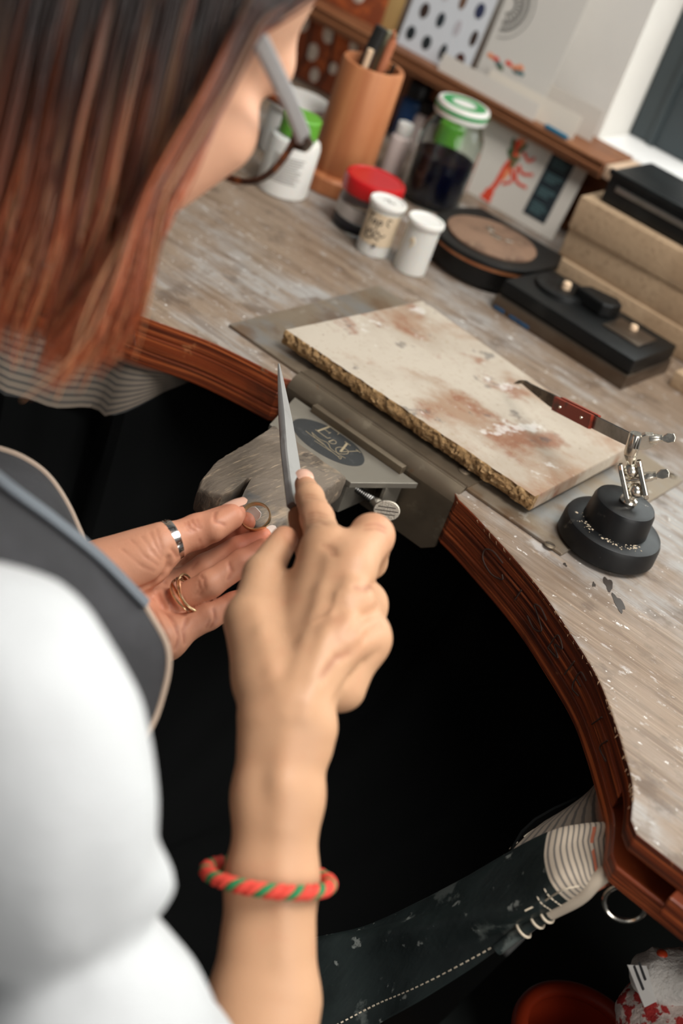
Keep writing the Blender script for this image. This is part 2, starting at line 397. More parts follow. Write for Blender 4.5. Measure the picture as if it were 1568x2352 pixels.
# steel plate let into the bench
plate = thing('steel_plate', 'tarnished flat metal plate lying on the bench under the soldering board', 'metal plate', (-.43, .93, .0))
obj('sheet', boxat(-.590, -.2635, .829, 1.032, .0002, .0026, .0004, 1), 'plate_metal', plate)
def screw(x, y, z, r, parent, m='plate_metal', name='screw'):
    s = obj(name, xf(lathe([(0, 0), (r, 0), (r, .0004), (r*.8, .0009), (0, .0011)], 20), None, (x, y, z)), m, parent)
    return s
for x, y in ((1262, 1252), (1543, 1093)):
    p = atz(x, y, .0026); sc_ = screw(p[0], p[1], .0026, .0042, plate, 'bracket_steel')
    obj('slot', xf(box(.0066, .0008, .0003), rotz(.5), (p[0], p[1], .0036)), 'stain', sc_)

# ------------------------------------------------------------------ bench pin clamp with anvil
clamp = thing('bench_pin_clamp', 'steel bench pin clamp with engraved flat anvil, hooked over the bench edge', 'clamp', (-.43, .80, -.05))
prof = [(.905, .0032), (.855, .0040)]
for a in np.linspace(math.pi/2, math.pi, 9): prof.append((.8285+.0125*math.cos(a), -.0085+.0125*math.sin(a)))
prof += [(.8160, -.03), (.8165, -.0545)]
P = np.array(prof); tn = np.gradient(P, axis=0); tn /= np.linalg.norm(tn, axis=1)[:, None]
nr = np.stack([-tn[:, 1], tn[:, 0]], 1)
Q = P-nr*(-.0028)
# rounded lower corners: the sheet narrows over its last centimetre
def sheet(pa, x0, x1):
    xs = np.concatenate([np.linspace(x0, x0+.012, 5), np.linspace(x0+.03, x1-.03, 5), np.linspace(x1-.012, x1, 5)])
    rows = []
    for y, z in pa:
        rows.append([(x, y, z) for x in xs])
    G = np.array(rows); return G
G0 = sheet(crv(P, 40), -.5125, -.3485)
for r in range(G0.shape[0]):
    z = G0[r, 0, 2]
    if z < -.045:
        f = (-.045-z)/.0095
        cut_ = .010*(1-math.sqrt(max(0, 1-f*f)))
        G0[r, :, 0] = np.clip(G0[r, :, 0], -.5125+cut_, -.3485-cut_)
obj('bracket', thick(G0, .0026), 'bracket_steel', clamp, angle=1.0)
obj('anvil_plate', prism([(-.501, .8130), (-.3785, .8130), (-.4035, .7625), (-.4830, .7625)], -.0125, -.0078), 'anvil_steel', clamp, smooth=False, bevel=.0005)
obj('bar', xf(box(.0885, .0060, .0060, .0006), None, (-.437, .8112, -.0077)), 'bracket_steel', clamp)
obj('under_block', boxat(-.478, -.408, .768, .8130, -.0400, -.0126, .002), 'anvil_steel', clamp)
obj('side_plate', prism([(-.3895, .8130), (-.3895, .790), (-.3925, .790), (-.3925, .8130)], -.046, -.0126), 'anvil_steel', clamp, smooth=False, bevel=.0004)
a = np.linspace(0, 2*math.pi, 56, endpoint=False)
lc = atz(766, 1013, -.0078)
# the dark etched oval, clipped by the plate edges
lx = lc[0]+.0320*np.cos(a)-.001; ly = np.clip(lc[1]-.0055+.0195*np.sin(a), .7640, .8070)
obj('logo_oval', prism(list(zip(lx, ly)), -.0078, -.00765), 'anvil_etch', clamp, smooth=False)
def ink(strokes, o, ex, ey, h=.00012):
    return join(*[ribbon(crv(p, 4*len(p)) if len(p) > 2 else np.linspace(p[0], p[1], 4), w, o, ex, ey, h) for p, w in strokes])
mm = .001
E_ = [([(0, 0), (0, 11)], 1.5), ([(-1.6, 0), (7.4, 0)], .55), ([(-1.6, 11), (7.0, 11)], .55), ([(0, 5.6), (4.4, 5.6)], .5), ([(7.4, 0), (7.9, 2.2)], .5), ([(7.0, 11), (7.4, 8.9)], .5), ([(4.4, 4.5), (4.4, 6.7)], .5)]
D_ = [([(0, 0), (0, 4.6)], .8), ([(0, 0), (2.2, .3), (3.2, 2.3), (2.2, 4.3), (0, 4.6)], .5)]
V_ = [([(0, 11), (3.9, 0)], 1.7), ([(3.9, 0), (8.0, 11)], .5), ([(-1.8, 11), (2.4, 11)], .5), ([(6.4, 11), (9.6, 11)], .5)]
leafs = [([(-6, -2), (2, -3.4), (8, -1.5), (14, -5), (20, -4), (23, 1), (21, 5), (16, 4), (15, -1), (20, -5), (26, -4)], .42),
         ([(-9, -5), (-2, -5.5), (6, -5), (13, -6.8), (22, -7.5)], .42), ([(-6, -2), (0, -5.2), (8, -6.2)], .38), ([(2, -8.5), (9, -8), (16, -7.4)], .38), ([(22, -7.5), (25, -8.6), (24, -6.2), (22, -7.5)], .4)]
def sh(st, dx, dy, s=1.0): return [([((x*s+dx)*mm, (y*s+dy)*mm) for x, y in p], w*mm) for p, w in st]
logo = sh(E_, -14.5, -2.0, 1.35)+sh(D_, -1.0, -5.0, 1.3)+sh(V_, 7.0, -7.0, 1.35)+sh(leafs, -9.0, -5.5, 1.1)
obj('logo_engraving', ink(logo, (lc[0], lc[1], -.00762), (1, 0, 0), (0, 1, 0)), 'etch_line', clamp)
ts = obj('thumb_screw', tube(np.array([(-.409+.0018*k/2, .783, -.0225) for k in range(29)]), [.0030 if k % 2 else .0024 for k in range(29)], 12), 'steel', clamp)
hd = lathe([(0, 0), (.0035, 0), (.0045, .0015), (.0035, .0035), (0, .004)], 16)
head = []
for k in range(13):                                                    # flat oval thumb grip with three grooves
    t = -1+2*k/12; head.append(t)
ov = [(.0098*math.sin(t), .0078*math.cos(t)*(1.0 if abs(math.cos(t)) < .93 else .98)) for t in np.linspace(0, 2*math.pi, 40, endpoint=False)]
grip = prism(ov, -.0019, .0019)
Rg = frame(unit((.35, -.75, .42)), (.62, .55, .1))
hp = np.array([-.3795, .7832, -.0232])
obj('thumb_grip', join(xf(grip, Rg, hp), xf(lathe([(0, -.005), (.0031, -.005), (.0048, 0), (.004, .003), (0, .003)], 16), frame((1, 0, 0)), hp-np.array([.009, 0, 0]))), 'knurled', clamp, bevel=.0008)
for k in (-.0026, 0, .0026):
    obj('groove', xf(box(.017-abs(k)*1.6, .0007, .0003), Rg, hp+Rg @ np.array([0, k, .00185])), 'stain', clamp)
p = atz(1066, 1083, .004); sp = screw(p[0], p[1], .0042, .0048, clamp, 'bracket_steel', 'cross_screw')
for an in (.3, .3+math.pi/2): obj('screw_cross', xf(box(.0052, .0011, .0003), rotz(an), (p[0], p[1], .0052)), 'stain', sp)

# ------------------------------------------------------------------ bench pin (wood)
mat('pin_wood', (102, 90, 77), .7, layers=[(20, (2.4, .6, 1), .40, .64, (92, 81, 70), .75), (16, (1.6, .7, 1), .54, .66, (164, 142, 116), .6), (70, (2, .5, 1), .53, .68, (70, 61, 53), .55),
    (9, (1, 1, 1), .56, .66, (66, 74, 80), .7), (30, (1, 1, 1), .62, .68, (48, 38, 30), .7), (150, (4, .4, 1), .56, .68, (170, 148, 122), .5)], bump=[(160, (2.5, .4, 1), .6, .0012), (30, (1, 1, 1), .5, .002)])
pin_out = [(-.4745, .7590), (-.4700, .738), (-.4640, .700), (-.4600, .678), (-.4525, .6560), (-.4480, .6490), (-.4380, .6470), (-.4290, .6500), (-.4290, .6600),
           (-.4350, .6810), (-.4330, .6820), (-.4235, .6640), (-.4150, .6500), (-.3960, .6440), (-.3880, .6500), (-.3910, .6850), (-.3980, .7200), (-.4060, .7590)]
o_ = np.array(pin_out); dens = []
for i in range(len(o_)):
    p, q = o_[i], o_[(i+1) % len(o_)]; k = max(2, int(np.linalg.norm(q-p)/.0022))
    dens += [p+(q-p)*t for t in np.linspace(0, 1, k, endpoint=False)]
dens = np.array(dens); cen = np.array([-.437, .705]); rows = []
for z, ins in ((.0012, .0022), (.0000, .0008), (-.0025, 0), (-.008, -.0002), (-.014, 0), (-.020, .0002), (-.0235, .0012), (-.0245, .003)):
    d = unit_d = (dens-cen)/np.linalg.norm(dens-cen, axis=1)[:, None]
    R_ = dens-d*ins
    zz = np.full(len(dens), z)
    # top slopes down to the worn left horn, and the back shoulder is chamfered
    tipw = np.clip((.672-dens[:, 1])/.03, 0, 1)*np.clip((-.427-dens[:, 0])/.02, 0, 1)
    if z > -.012: zz = zz-.009*tipw**1.3
    if z > -.004: zz = zz-.004*np.clip((dens[:, 1]-.752)/.007, 0, 1)
    P3 = np.column_stack([R_, zz]); nz = vnoise(P3, 260, 3, 3); P3[:, :2] += d*(nz*.0008)[:, None]; P3[:, 2] += vnoise(P3, 140, 5, 2)*.0005
    rows.append(P3)
rows = np.array(rows); V_, F_ = grid(rows, True); nn_ = rows.shape[1]
F_ += [list(range(nn_))[::-1], [(rows.shape[0]-1)*nn_+j for j in range(nn_)]]
obj('bench_pin', (V_, F_), 'pin_wood', label='worn grey-brown wooden bench pin with a V notch, held by the steel clamp', cat='bench pin', angle=.9)

# ------------------------------------------------------------------ soldering board
mat('solder_board', (174, 163, 148), .9, layers=[(14, (1, 1, 1), .4, .65, (158, 145, 129), .8), (10, (1, 1.4, 1), .49, .64, (138, 102, 74), .7), (20, (1, 1.3, 1), .55, .66, (124, 72, 46), .65),
    (40, (1, 1, 1), .62, .70, (84, 80, 78), .6), (26, (1, 1, 1), .62, .68, (214, 212, 208), .55), (220, (1, 1, 1), .56, .7, (150, 134, 110), .5), (160, (1, 1, 1), .66, .72, (98, 82, 64), .6)],
    bump=[(220, (1, 1, 1), .25, .0006), (40, (1, 1, 1), .2, .001)])
mat('solder_core', (150, 118, 78), .95, layers=[(300, (1, 1, 1), .45, .65, (96, 70, 42), .8), (140, (1, 1, 2), .52, .68, (190, 160, 118), .7)], bump=[(260, (1, 1, 1.5), .9, .0022), (700, (1, 1, 1), .6, .0008)])
zt, zb = .0195, .0072
c4 = [atz(656, 757, zt)[:2], atz(1229, 1141, zt)[:2], atz(1443, 1027, zt)[:2], atz(971, 691, zt)[:2]]
per = []; kind_ = []
for i in range(4):
    p, q = c4[i], c4[(i+1) % 4]; k = int(np.linalg.norm(q-p)/.0014)
    per += [p+(q-p)*t for t in np.linspace(0, 1, k, endpoint=False)]; kind_ += [i]*k
per = np.array(per); kind_ = np.array(kind_); cen = per.mean(0)
nx = np.gradient(per, axis=0); nx = np.stack([nx[:, 1], -nx[:, 0]], 1); nx /= np.linalg.norm(nx, axis=1)[:, None]
rough_ = np.where(kind_ == 0, 1.0, .06); kk = 15
for _ in range(3): rough_ = (np.roll(rough_, 1)+rough_+np.roll(rough_, -1))/3
rows = []
for j, z in enumerate(np.linspace(zt, zb, 13)):
    P3 = np.column_stack([per, np.full(len(per), z)])
    n1 = vnoise(P3, 210, 1, 3); n2 = vnoise(P3, 620, 2, 2)
    out_ = rough_*(n1*.0026+n2*.0016+.0025*math.sin(math.pi*j/12)-.0006)
    if j == 0: out_ = rough_*(vnoise(P3, 150, 1, 3)*.0012)-.0003
    P3[:, :2] += nx*out_[:, None]; P3[:, 2] += 0 if j == 0 else rough_*n2*.0008
    rows.append(P3)
for sc_ in (.90, .6): rows.append(np.column_stack([cen+(rows[12][:, :2]-cen)*sc_, np.full(len(per), zb)]))
rows = [np.column_stack([cen+(rows[0][:, :2]-cen)*s, np.full(len(per), zt+.0001)]) for s in (.35, .7, .985)]+rows
rows = np.array(rows); V_, F_ = grid(rows, True); nn_ = rows.shape[1]
F_ += [list(range(nn_))[::-1], [(rows.shape[0]-1)*nn_+j for j in range(nn_)]]
sb = obj('soldering_board', (V_, F_), ['solder_board', 'solder_core'], label='pale scorched soldering board with a crumbling brown front edge', cat='soldering board', angle=.8)
ox = ORG[sb.name]
for p in sb.data.polygons:
    y = p.center.y+ox[1]; zc = p.center.z+ox[2]
    if zc < zt-.0003 and y < per[kind_ == 0][:, 1].max()+.006 and p.center.x+ox[0] < -.300: p.material_index = 1
# ------------------------------------------------------------------ third hand
mat('black_enamel', (13, 14, 15), .40, spec=.4, layers=[(60, (1, 1, 1), .66, .74, (120, 112, 100), .45), (160, (1, 1, 1), .69, .74, (190, 180, 165), .5)], bump=[(200, (1, 1, 1), .06, .0004)], rvar=(30, (1, 1, 1), .3, .7, .34, .52))
mat('dust', (186, 170, 146), .9)
mat('red_fibre', (138, 46, 24), .5, layers=[(60, (1, 1, 1), .55, .68, (66, 40, 28), .8)])
mat('dark_steel', (84, 74, 64), .42, 1.0, layers=[(90, (1, 1, 1), .45, .65, (52, 42, 34), .8), (200, (1, 1, 1), .6, .7, (140, 124, 104), .6)])
B0 = atz(1385, 1257, 0); bx_, by_ = B0[:2]
th = thing('third_hand', 'black weighted two-tier third hand stand with chrome ball joint', 'third hand', (bx_, by_, 0))
T = lambda vf, z=0: xf(vf, None, (bx_, by_, z))
R1, R2 = .0368, .0232
obj('base', T(lathe([(0, .0027), (R1-.002, .0027), (R1, .005), (R1-.0004, .0165), (R1-.0016, .0195), (R1-.004, .0208), (R2+.001, .0212), (0, .0212)], 64)), 'black_enamel', th)
obj('upper_tier', T(lathe([(R2+.001, .0211), (R2+.0008, .0225), (R2-.0004, .0375), (R2-.0016, .0400), (R2-.0038, .0412), (0, .0414)], 56)), 'black_enamel', th)
sp_ = []
for k in range(70):
    a = random.uniform(-2.6, -.3); r = R2+.0012+abs(random.gauss(0, .003)); s = random.uniform(.0002, .0009)
    sp_.append(T(xf(lathe([(s, 0), (s*.7, .00025), (0, .0003)], 6), np.diag([random.uniform(.6, 1.6), random.uniform(.6, 1.6), 1]), (r*math.cos(a), r*math.sin(a), .0210))))
obj('dust_specks', join(*sp_), 'dust', th, kind='stuff')
def seg(p, q, r, n=14, m='chrome', name='rod', parent=th):
    return obj(name, tube(np.linspace(p, q, 4), r, n), m, parent)
neck = np.array([bx_+.001, by_, .0414])
obj('neck', xf(lathe([(.0062, 0), (.0066, .0014), (.0060, .003), (.0036, .0042), (.003, .008), (0, .008)], 24), None, neck), 'chrome', th)
def ball(c, r): return xf(lathe([(r*math.sin(t), -r*math.cos(t)) for t in np.linspace(0, math.pi, 13)], 20), None, c)
b1 = aty(1459, 1127, by_); b2 = aty(1449, 1081, by_)
obj('ball', ball(b1, .0058), 'chrome', th); obj('ball', ball(b2, .0054), 'chrome', th)
up_ = unit(b2-b1); sd = unit(np.array([.93, .30, 0])-up_*(np.array([.93, .30, 0]) @ up_)); fw = np.cross(up_, sd)
mid = (b1+b2)/2
pl = prism([(-.0056, -.0110), (-.0036, -.0145), (.0036, -.0145), (.0056, -.0110), (.0056, .0100), (.0036, .0135), (-.0036, .0135), (-.0056, .0100)], -.0017, .0017)
Rp = np.array([fw, up_, sd]).T
for s in (-1, 1): obj('clamp_cheek', xf(pl, Rp, mid+sd*s*.0064), 'chrome', th, smooth=False, bevel=.0007)
def wing(c0, ax, n_=.0105):
    seg(c0-ax*.013, c0+ax*.007, .0017, name='screw')
    w = obj('wing_nut', xf(lathe([(0, 0), (.0036, 0), (.0036, .0045), (.0029, .006), (.0029, .0085), (0, .0085)], 18), frame(ax), c0+ax*.0005), 'chrome', th)
    blade = prism([(-.0009, .0), (.0012, -.0008), (.006, -.0035), (n_, -.0030), (n_+.001, 0), (n_, .0030), (.006, .0035)], -.0008, .0008)
    obj('wing', xf(blade, np.array([ax, np.cross(fw, ax), fw]).T, c0+ax*.0065), 'chrome', w, smooth=False, bevel=.0004)
wing(mid+sd*.0072+up_*.0006, sd)
c0 = aty(1447, 1043, by_-.001); c1 = aty(1462, 992, by_-.001); cu = unit(c1-c0)
obj('ball_stem', tube([b2, b2+(c0-b2)*.4, c0], [.0026, .0022, .0046], 16), 'chrome', th)
obj('socket', join(xf(lathe([(0, 0), (.0044, 0), (.0048, .0008), (.0048, .0155), (.0042, .0165), (0, .0165)], 24), frame(cu), c0-cu*.0005)), 'chrome', th)
jaw = c0+cu*.0085
obj('jaw', xf(prism([(0, -.005), (.007, -.0068), (.0115, -.0055), (.0130, -.002), (.009, .0045), (.003, .0062), (0, .0055)], -.003, .003), np.array([unit(sd+.12*fw), cu, np.cross(unit(sd+.12*fw), cu)]).T, jaw+sd*.0035), 'chrome', th, smooth=False, bevel=.0008)
wing(jaw+sd*.0105+cu*.0005, unit(sd*.96-cu*.15))

# cross-lock tweezers held by the third hand
tp = atz(1184, 881, .034); tb = jaw+np.array([-.001, 0, .001])
tw = thing('cross_lock_tweezers', 'curved steel tweezers with red grips clamped in the third hand above the soldering board', 'tweezers', tb)
dirn = unit(tp-tb); side = unit(np.cross(dirn, (0, 0, 1))); upv = np.cross(side, dirn)
def tq(px, py, s):                                                       # point on the tweezers at fraction s, through the seen pixel height
    b = tb+(tp-tb)*s; return b
def blade(spts, halfw, th_, off, name, m, parent=tw):
    rows = []
    for (s, lift, w) in spts:
        c = tb+(tp-tb)*s+upv*lift+side*off
        rows.append([c+upv*w*halfw, c-upv*w*halfw])
    G = np.array(rows); return obj(name, thick(G, th_), m, parent, smooth=False)
for o_ in (-.0016, .0008):
    blade([(-.04, 0, .9), (.1, 0, 1), (.32, 0, 1), (.36, .0002, .95)], .0046, .0008, o_, 'handle_spring', 'steel')
    blade([(.36, .0002, 1), (.62, .0003, .92)], .0040, .0008, o_, 'arm', 'dark_steel')
    blade([(.60, .0003, 1.), (.66, .0005, .98), (.72, .0012, .85), (.80, .0020, .62), (.88, .0030, .42), (.93, .0040, .34), (.965, .0030, .24), (1.0, .000, .10)], .0046, .0010, o_, 'jaw_tip', 'dark_steel')
for o_ in (-.0042, .0017):
    g = blade([(.30, 0, 1), (.33, 0, 1.0), (.59, .0003, 1.0), (.615, .0003, 1.0)], .0052, .0026, o_, 'grip', 'red_fibre')
    for s in (.37, .55):
        c = tb+(tp-tb)*s+side*(o_+(.0027 if o_ > 0 else -.0001))
        obj('rivet', xf(lathe([(0, -.0002), (.0013, -.0002), (.0011, .0004), (0, .0005)], 12), frame(side*(1 if o_ > 0 else -1)), c), 'chrome', g)

# ------------------------------------------------------------------ containers
mat('white_plastic', (216, 214, 208), .45, sss=.15)
mat('cloudy_plastic', (206, 204, 198), .4, sss=.3)
mat('paper_label', (206, 186, 158), .8, layers=[(80, (1, 1, 1), .5, .7, (190, 166, 136), .6)])
mat('black_ink', (30, 28, 28), .7)
mat('green_plastic', (92, 158, 50), .4)
mat('red_plastic', (176, 18, 22), .3)
mat('jar_glass', (236, 242, 238), .03, trans=1.0, ior=1.3)
mat('blue_liquid', (8, 12, 34), .15)
mat('green_lid', (40, 140, 72), .35)
mat('turned_wood', (172, 108, 68), .55, layers=[(3, (1, 1, .25), .38, .62, (158, 94, 56), .8), (60, (1, 1, .06), .45, .7, (200, 138, 92), .5)], bump=[(60, (1, 1, .06), .15, .0008)])
def ringtext(strokes, cx, cy, r, z0, a0, w):
    """handwriting wrapped round a cylinder: strokes in metres (along, up)"""
    out = []
    for s in strokes:
        s = crv(s, 5*len(s)) if len(s) > 2 else np.linspace(s[0], s[1], 5)
        out.append(tube([(cx+(r+.0001)*math.cos(a0+x/r), cy+(r+.0001)*math.sin(a0+x/r), z0+y) for x, y in s], w/2, 5))
    return join(*out)
VA = math.atan2(-1.0, .55)                                               # bearing of the viewer seen from the containers
def canister(px, py, name, label):
    c = atz(px, py, 0); t = thing(name, label, 'canister', (c[0], c[1], 0), group='film canisters on the bench')
    obj('tub', xf(lathe([(0, 0), (.0146, 0), (.0156, .0012), (.0158, .046), (.0158, .0478), (0, .0478)], 40), None, (c[0], c[1], 0)), 'cloudy_plastic', t)
    obj('lid', xf(lathe([(0, .0470), (.0172, .0470), (.0178, .0480), (.0178, .0510), (.0172, .0522), (.0150, .0524), (.0142, .0512), (0, .0510)], 40), None, (c[0], c[1], 0)), 'white_plastic', t)
    return t, c
c1t, c1 = canister(853, 577, 'film_canister', 'white film canister with a tan handwritten label, in front of the red-lidded jar')
aa = np.linspace(VA-1.25, VA+1.35, 26)
obj('label_paper', thick(np.array([[(c1[0]+.0159*math.cos(a), c1[1]+.0159*math.sin(a), z) for a in aa] for z in np.linspace(.012, .043, 6)]), .0002), 'paper_label', c1t)
obj('handwriting', ringtext([[(-.014, .030), (-.007, .0312)], [(-.0105, .031), (-.011, .022)], [(-.006, .0265), (-.0075, .0235), (-.005, .0225), (-.0045, .026), (-.006, .0265)], [(-.002, .0265), (-.0025, .017)], [(-.002, .026), (.001, .0265), (.001, .0235), (-.002, .023)],
    [(.010, .029), (.007, .030), (.006, .0255), (.009, .0235)]], c1[0], c1[1], .0161, .010, VA, .0011), 'black_ink', c1t)
obj('handwriting', ringtext([[(-.012, .018), (-.010, .013), (-.006, .0185), (-.004, .0135), (0, .018), (.004, .014), (.008, .0165)], [(-.013, .012), (-.008, .0095), (-.002, .0125), (.003, .010)], [(-.001, .004), (.0015, .0055), (.001, .003), (-.001, .002)]], c1[0], c1[1], .0161, .008, VA, .0012), 'black_ink', c1t)
obj('lid_mark', ink([([(-.005, -.002), (-.002, .004), (.001, -.001), (.004, .003), (.006, .001)], .0012)], (c1[0], c1[1], .0511), (1, 0, 0), (0, 1, 0)), 'ink_grey', c1t)
c2t, c2 = canister(938, 619, 'film_canister', 'plain white film canister without a label, beside the dark round tin')
obj('worn_mark', ringtext([[(-.008, .032), (-.006, .036), (-.004, .032), (-.006, .027)]], c2[0], c2[1], .0158, 0, VA, .0022), 'paper_label', c2t)

c = atz(825, 524, 0)
rj = thing('red_lidded_jar', 'small clear jar with a red screw lid behind the labelled canister', 'jar', (c[0], c[1], 0))
obj('glass_body', xf(lathe([(0, 0), (.0262, 0), (.0282, .002), (.0285, .030), (.0262, .036), (.0262, .040), (0, .040)], 48), None, (c[0], c[1], 0)), 'jar_glass', rj)
obj('contents', xf(lathe([(0, .002), (.0245, .002), (.0255, .004), (.0255, .011), (0, .012)], 40), None, (c[0], c[1], 0)), 'blue_liquid', rj)
mat('pale_contents', (214, 198, 192), .8)
obj('paper_band', xf(shell([(.0256, .0125), (.0256, .0255), (.0266, .0255), (.0266, .0125)], 40), None, (c[0], c[1], 0)), 'pale_contents', rj)
rib = [(.0296, .0375)]
lid_prof = [(0, .0375), (.0296, .0375), (.0300, .039), (.0300, .0500), (.0288, .0525), (.0262, .0535), (.0250, .0525), (0, .0522)]
obj('lid', xf(lathe(lid_prof, 56), None, (c[0], c[1], 0)), 'red_plastic', rj)

# glass jar with blue liquid and a green lid
c = atz(985, 462, 0)
gj = thing('glass_jar', 'tall glass jar of dark blue liquid with a green and white lid', 'jar', (c[0], c[1], 0))
outp = [(0, 0), (.030, 0), (.0335, .003), (.034, .066), (.0325, .078), (.0275, .088), (.0258, .0915), (.0258, .101)]
inp = [(.0238, .101), (.0238, .0915), (.0258, .0865), (.0305, .077), (.032, .066), (.0316, .005), (.028, .0028), (0, .0028)]
obj('glass_body', xf(lathe(outp+inp, 56), None, (c[0], c[1], 0)), 'jar_glass', gj)
obj('liquid', xf(lathe([(0, .0032), (.0275, .0032), (.0312, .006), (.0316, .052), (0, .052)], 48), None, (c[0], c[1], 0)), 'blue_liquid', gj)
ld = obj('lid', xf(lathe([(.0262, .0955), (.0278, .095), (.0282, .0965), (.0282, .1065), (.0270, .1085), (.0245, .109), (.0238, .1082), (0, .1084)], 56), None, (c[0], c[1], 0)), 'white_plastic', gj)
obj('green_band', xf(shell([(.0282, .1005), (.0286, .1005), (.0286, .1045), (.0282, .1045)], 56), None, (c[0], c[1], 0)), 'green_lid', ld)
obj('green_top', xf(shell([(.0130, .1083), (.0232, .1083), (.0232, .1088), (.0130, .1088)], 48), None, (c[0], c[1], 0)), 'green_lid', ld)

def bottle(px, py, name, label, cat, r, h, capr, caph, capm, bodym, neck_=True, z=0, group=None, Y=None):
    c = atz(px, py, z); t = thing(name, label, cat, (c[0], c[1], z), group=group)
    obj('body', xf(lathe([(0, 0), (r*.94, 0), (r, .002), (r, h*.86), (r*.93, h*.95), (capr*.9, h), (capr*.9, h+.004), (0, h+.004)], 44), None, (c[0], c[1], z)), bodym, t)
    obj('cap', xf(lathe([(0, h+.001), (capr, h+.001), (capr, h+.001+caph*.92), (capr*.93, h+.001+caph), (0, h+.001+caph)], 44), None, (c[0], c[1], z)), capm, t)
    return t, c
bt, c = bottle(645, 437, 'pill_bottle', 'white plastic bottle with a lime green cap and printed label', 'bottle', .0255, .058, .0190, .019, 'green_plastic', 'white_plastic')
ln_ = []
for k in range(11):
    z = .042-k*.0025
    ln_.append(tube([(c[0]+.0256*math.cos(a), c[1]+.0256*math.sin(a), z) for a in np.linspace(VA-.55, VA+.75-random.uniform(0, .3), 14)], .00035, 4))
obj('label_print', join(*ln_), 'ink_grey', bt, kind='stuff')
bottle(655, 352, 'white_tub', 'white tub with a flat white lid behind the green-capped bottle', 'tub', .0300, .050, .0315, .010, 'white_plastic', 'white_plastic')
gb_, c = bottle(998, 398, 'green_capped_bottle', 'small bottle with a green cap seen behind the glass jar', 'bottle', .0185, .036, .0175, .022, 'green_plastic', 'white_plastic')
bottle(893, 402, 'white_vial', 'slim white vial standing between the wooden tool holder and glass jar', 'vial', .0115, .046, .0085, .012, 'white_plastic', 'pale_contents')
mat('deep_blue', (24, 64, 110), .4)
bottle(925, 322, 'blue_bottle', 'blue bottle half hidden behind the wooden tool holder', 'bottle', .017, .050, .0135, .018, 'black_enamel', 'deep_blue')
bottle(955, 340, 'dark_vial', 'dark little vial with a white body at the back of the bench', 'vial', .014, .040, .0120, .014, 'black_enamel', 'pale_contents')

# wooden tool holder and the tools in it
c = atz(768, 428, 0); hx, hy = c[:2]
wh = thing('tool_holder', 'turned wooden cylinder tool holder on a wider round foot', 'tool holder', (hx, hy, 0))
obj('foot', xf(lathe([(0, 0), (.0375, 0), (.0392, .0015), (.0392, .016), (.037, .0185), (.030, .0195), (0, .0195)], 56), None, (hx, hy, 0)), 'turned_wood', wh)
hp_ = [(.0305, .0194), (.0318, .024), (.0315, .128), (.0302, .130), (.0262, .130), (.0255, .128), (.0255, .112), (0, .112)]
obj('barrel', xf(lathe([(0, .0194)]+hp_, 56), None, (hx, hy, 0)), 'turned_wood', wh)
mat('black_rubber', (34, 34, 32), .5); mat('birch', (222, 192, 160), .6); mat('copper_wood', (170, 104, 72), .5); mat('khaki', (150, 146, 120), .6)
def tool(name, label, dx, dy, tilt, h, r, m, tip=None, tipm='steel', flat=None):
    p0 = np.array([hx+dx, hy+dy, .1122]); p1 = p0+np.array([tilt[0], tilt[1], h])
    t = thing(name, label, 'tool', p0, group='tools in the wooden holder')
    obj('handle', tube(crv([p0, p0+(p1-p0)*.5, p1-(p1-p0)*.06, p1], 10), [r*.8, r, r, r, r, r, r, r, r*.95, r*.6], 14, flat=flat), m, t)
    if tip: obj('tip', tube(crv([p1-(p1-p0)*.03, p1+np.array(tip)*.6, p1+np.array(tip)], 8), np.linspace(r*.7, r*.3, 8), 10), tipm, t)
    return t
tool('pliers_handle', 'black rubber plier handle sticking out of the wooden holder', -.010, -.004, (.004, .006), .052, .0045, 'black_rubber', flat=1.6)
tool('wood_stick', 'short pale wooden stick in the tool holder', -.003, -.012, (.002, .0), .032, .0033, 'birch')
tool('copper_handle', 'copper brown wooden handle in the tool holder', .010, -.003, (.001, .004), .046, .0045, 'copper_wood', (.002, -.006, .010), 'copper_wood')
tool('khaki_handle', 'greenish grey tool handle between the other handles', .000, .006, (.002, .004), .050, .0055, 'khaki')
for k, (dx, dy) in enumerate(((.018, .0), (.015, .009), (.019, -.008))):
    tool('steel_scribe', ['thin dark steel scribe at the right rim of the tool holder', 'second thin steel scribe, at the back of the tool holder', 'short thin steel scribe at the front right of the tool holder'][k], dx, dy, (.002, .001), .026-.003*k, .0014, 'dark_steel')

# dark round tin with a wooden disc
mat('tin_black', (15, 14, 13), .45, spec=.35, layers=[(40, (1, 1, 1), .55, .7, (44, 39, 32), .6)])
mat('disc_wood', (128, 100, 80), .6, layers=[(22, (1, 1, 1), .42, .66, (84, 62, 48), .8), (50, (1, 1, 1), .58, .7, (168, 142, 116), .5)])
tx, ty = -.579, 1.190
tn_ = thing('polishing_tin', 'dark round tin with a brown worn disc set in its squared lid', 'tin', (tx, ty, 0))
obj('tin_body', xf(lathe([(0, 0), (.048, 0), (.056, .004), (.0575, .024), (.056, .0262), (0, .0262)], 56), None, (tx, ty, 0)), 'tin_black', tn_)
obj('brass_rim', xf(shell([(.0572, .0225), (.0584, .0225), (.0584, .0255), (.0572, .0255)], 56), None, (tx, ty, 0)), 'turned_wood', tn_)
pts_ = [(.060*math.cos(a), .062*math.sin(a)) for a in np.linspace(math.pi*1.02, 2*math.pi*.99, 26)]+[(.062, .030), (.049, .060), (-.054, .060), (-.063, .028)]
obj('lid_frame', xf(prism(pts_, .0263, .0315), None, (tx, ty, 0)), 'tin_black', tn_, smooth=False, bevel=.0012)
dsc = obj('disc', xf(lathe([(0, .0315), (.0455, .0315), (.0455, .0335), (.043, .0345), (0, .0348)], 56), None, (tx-.001, ty, 0)), 'disc_wood', tn_)
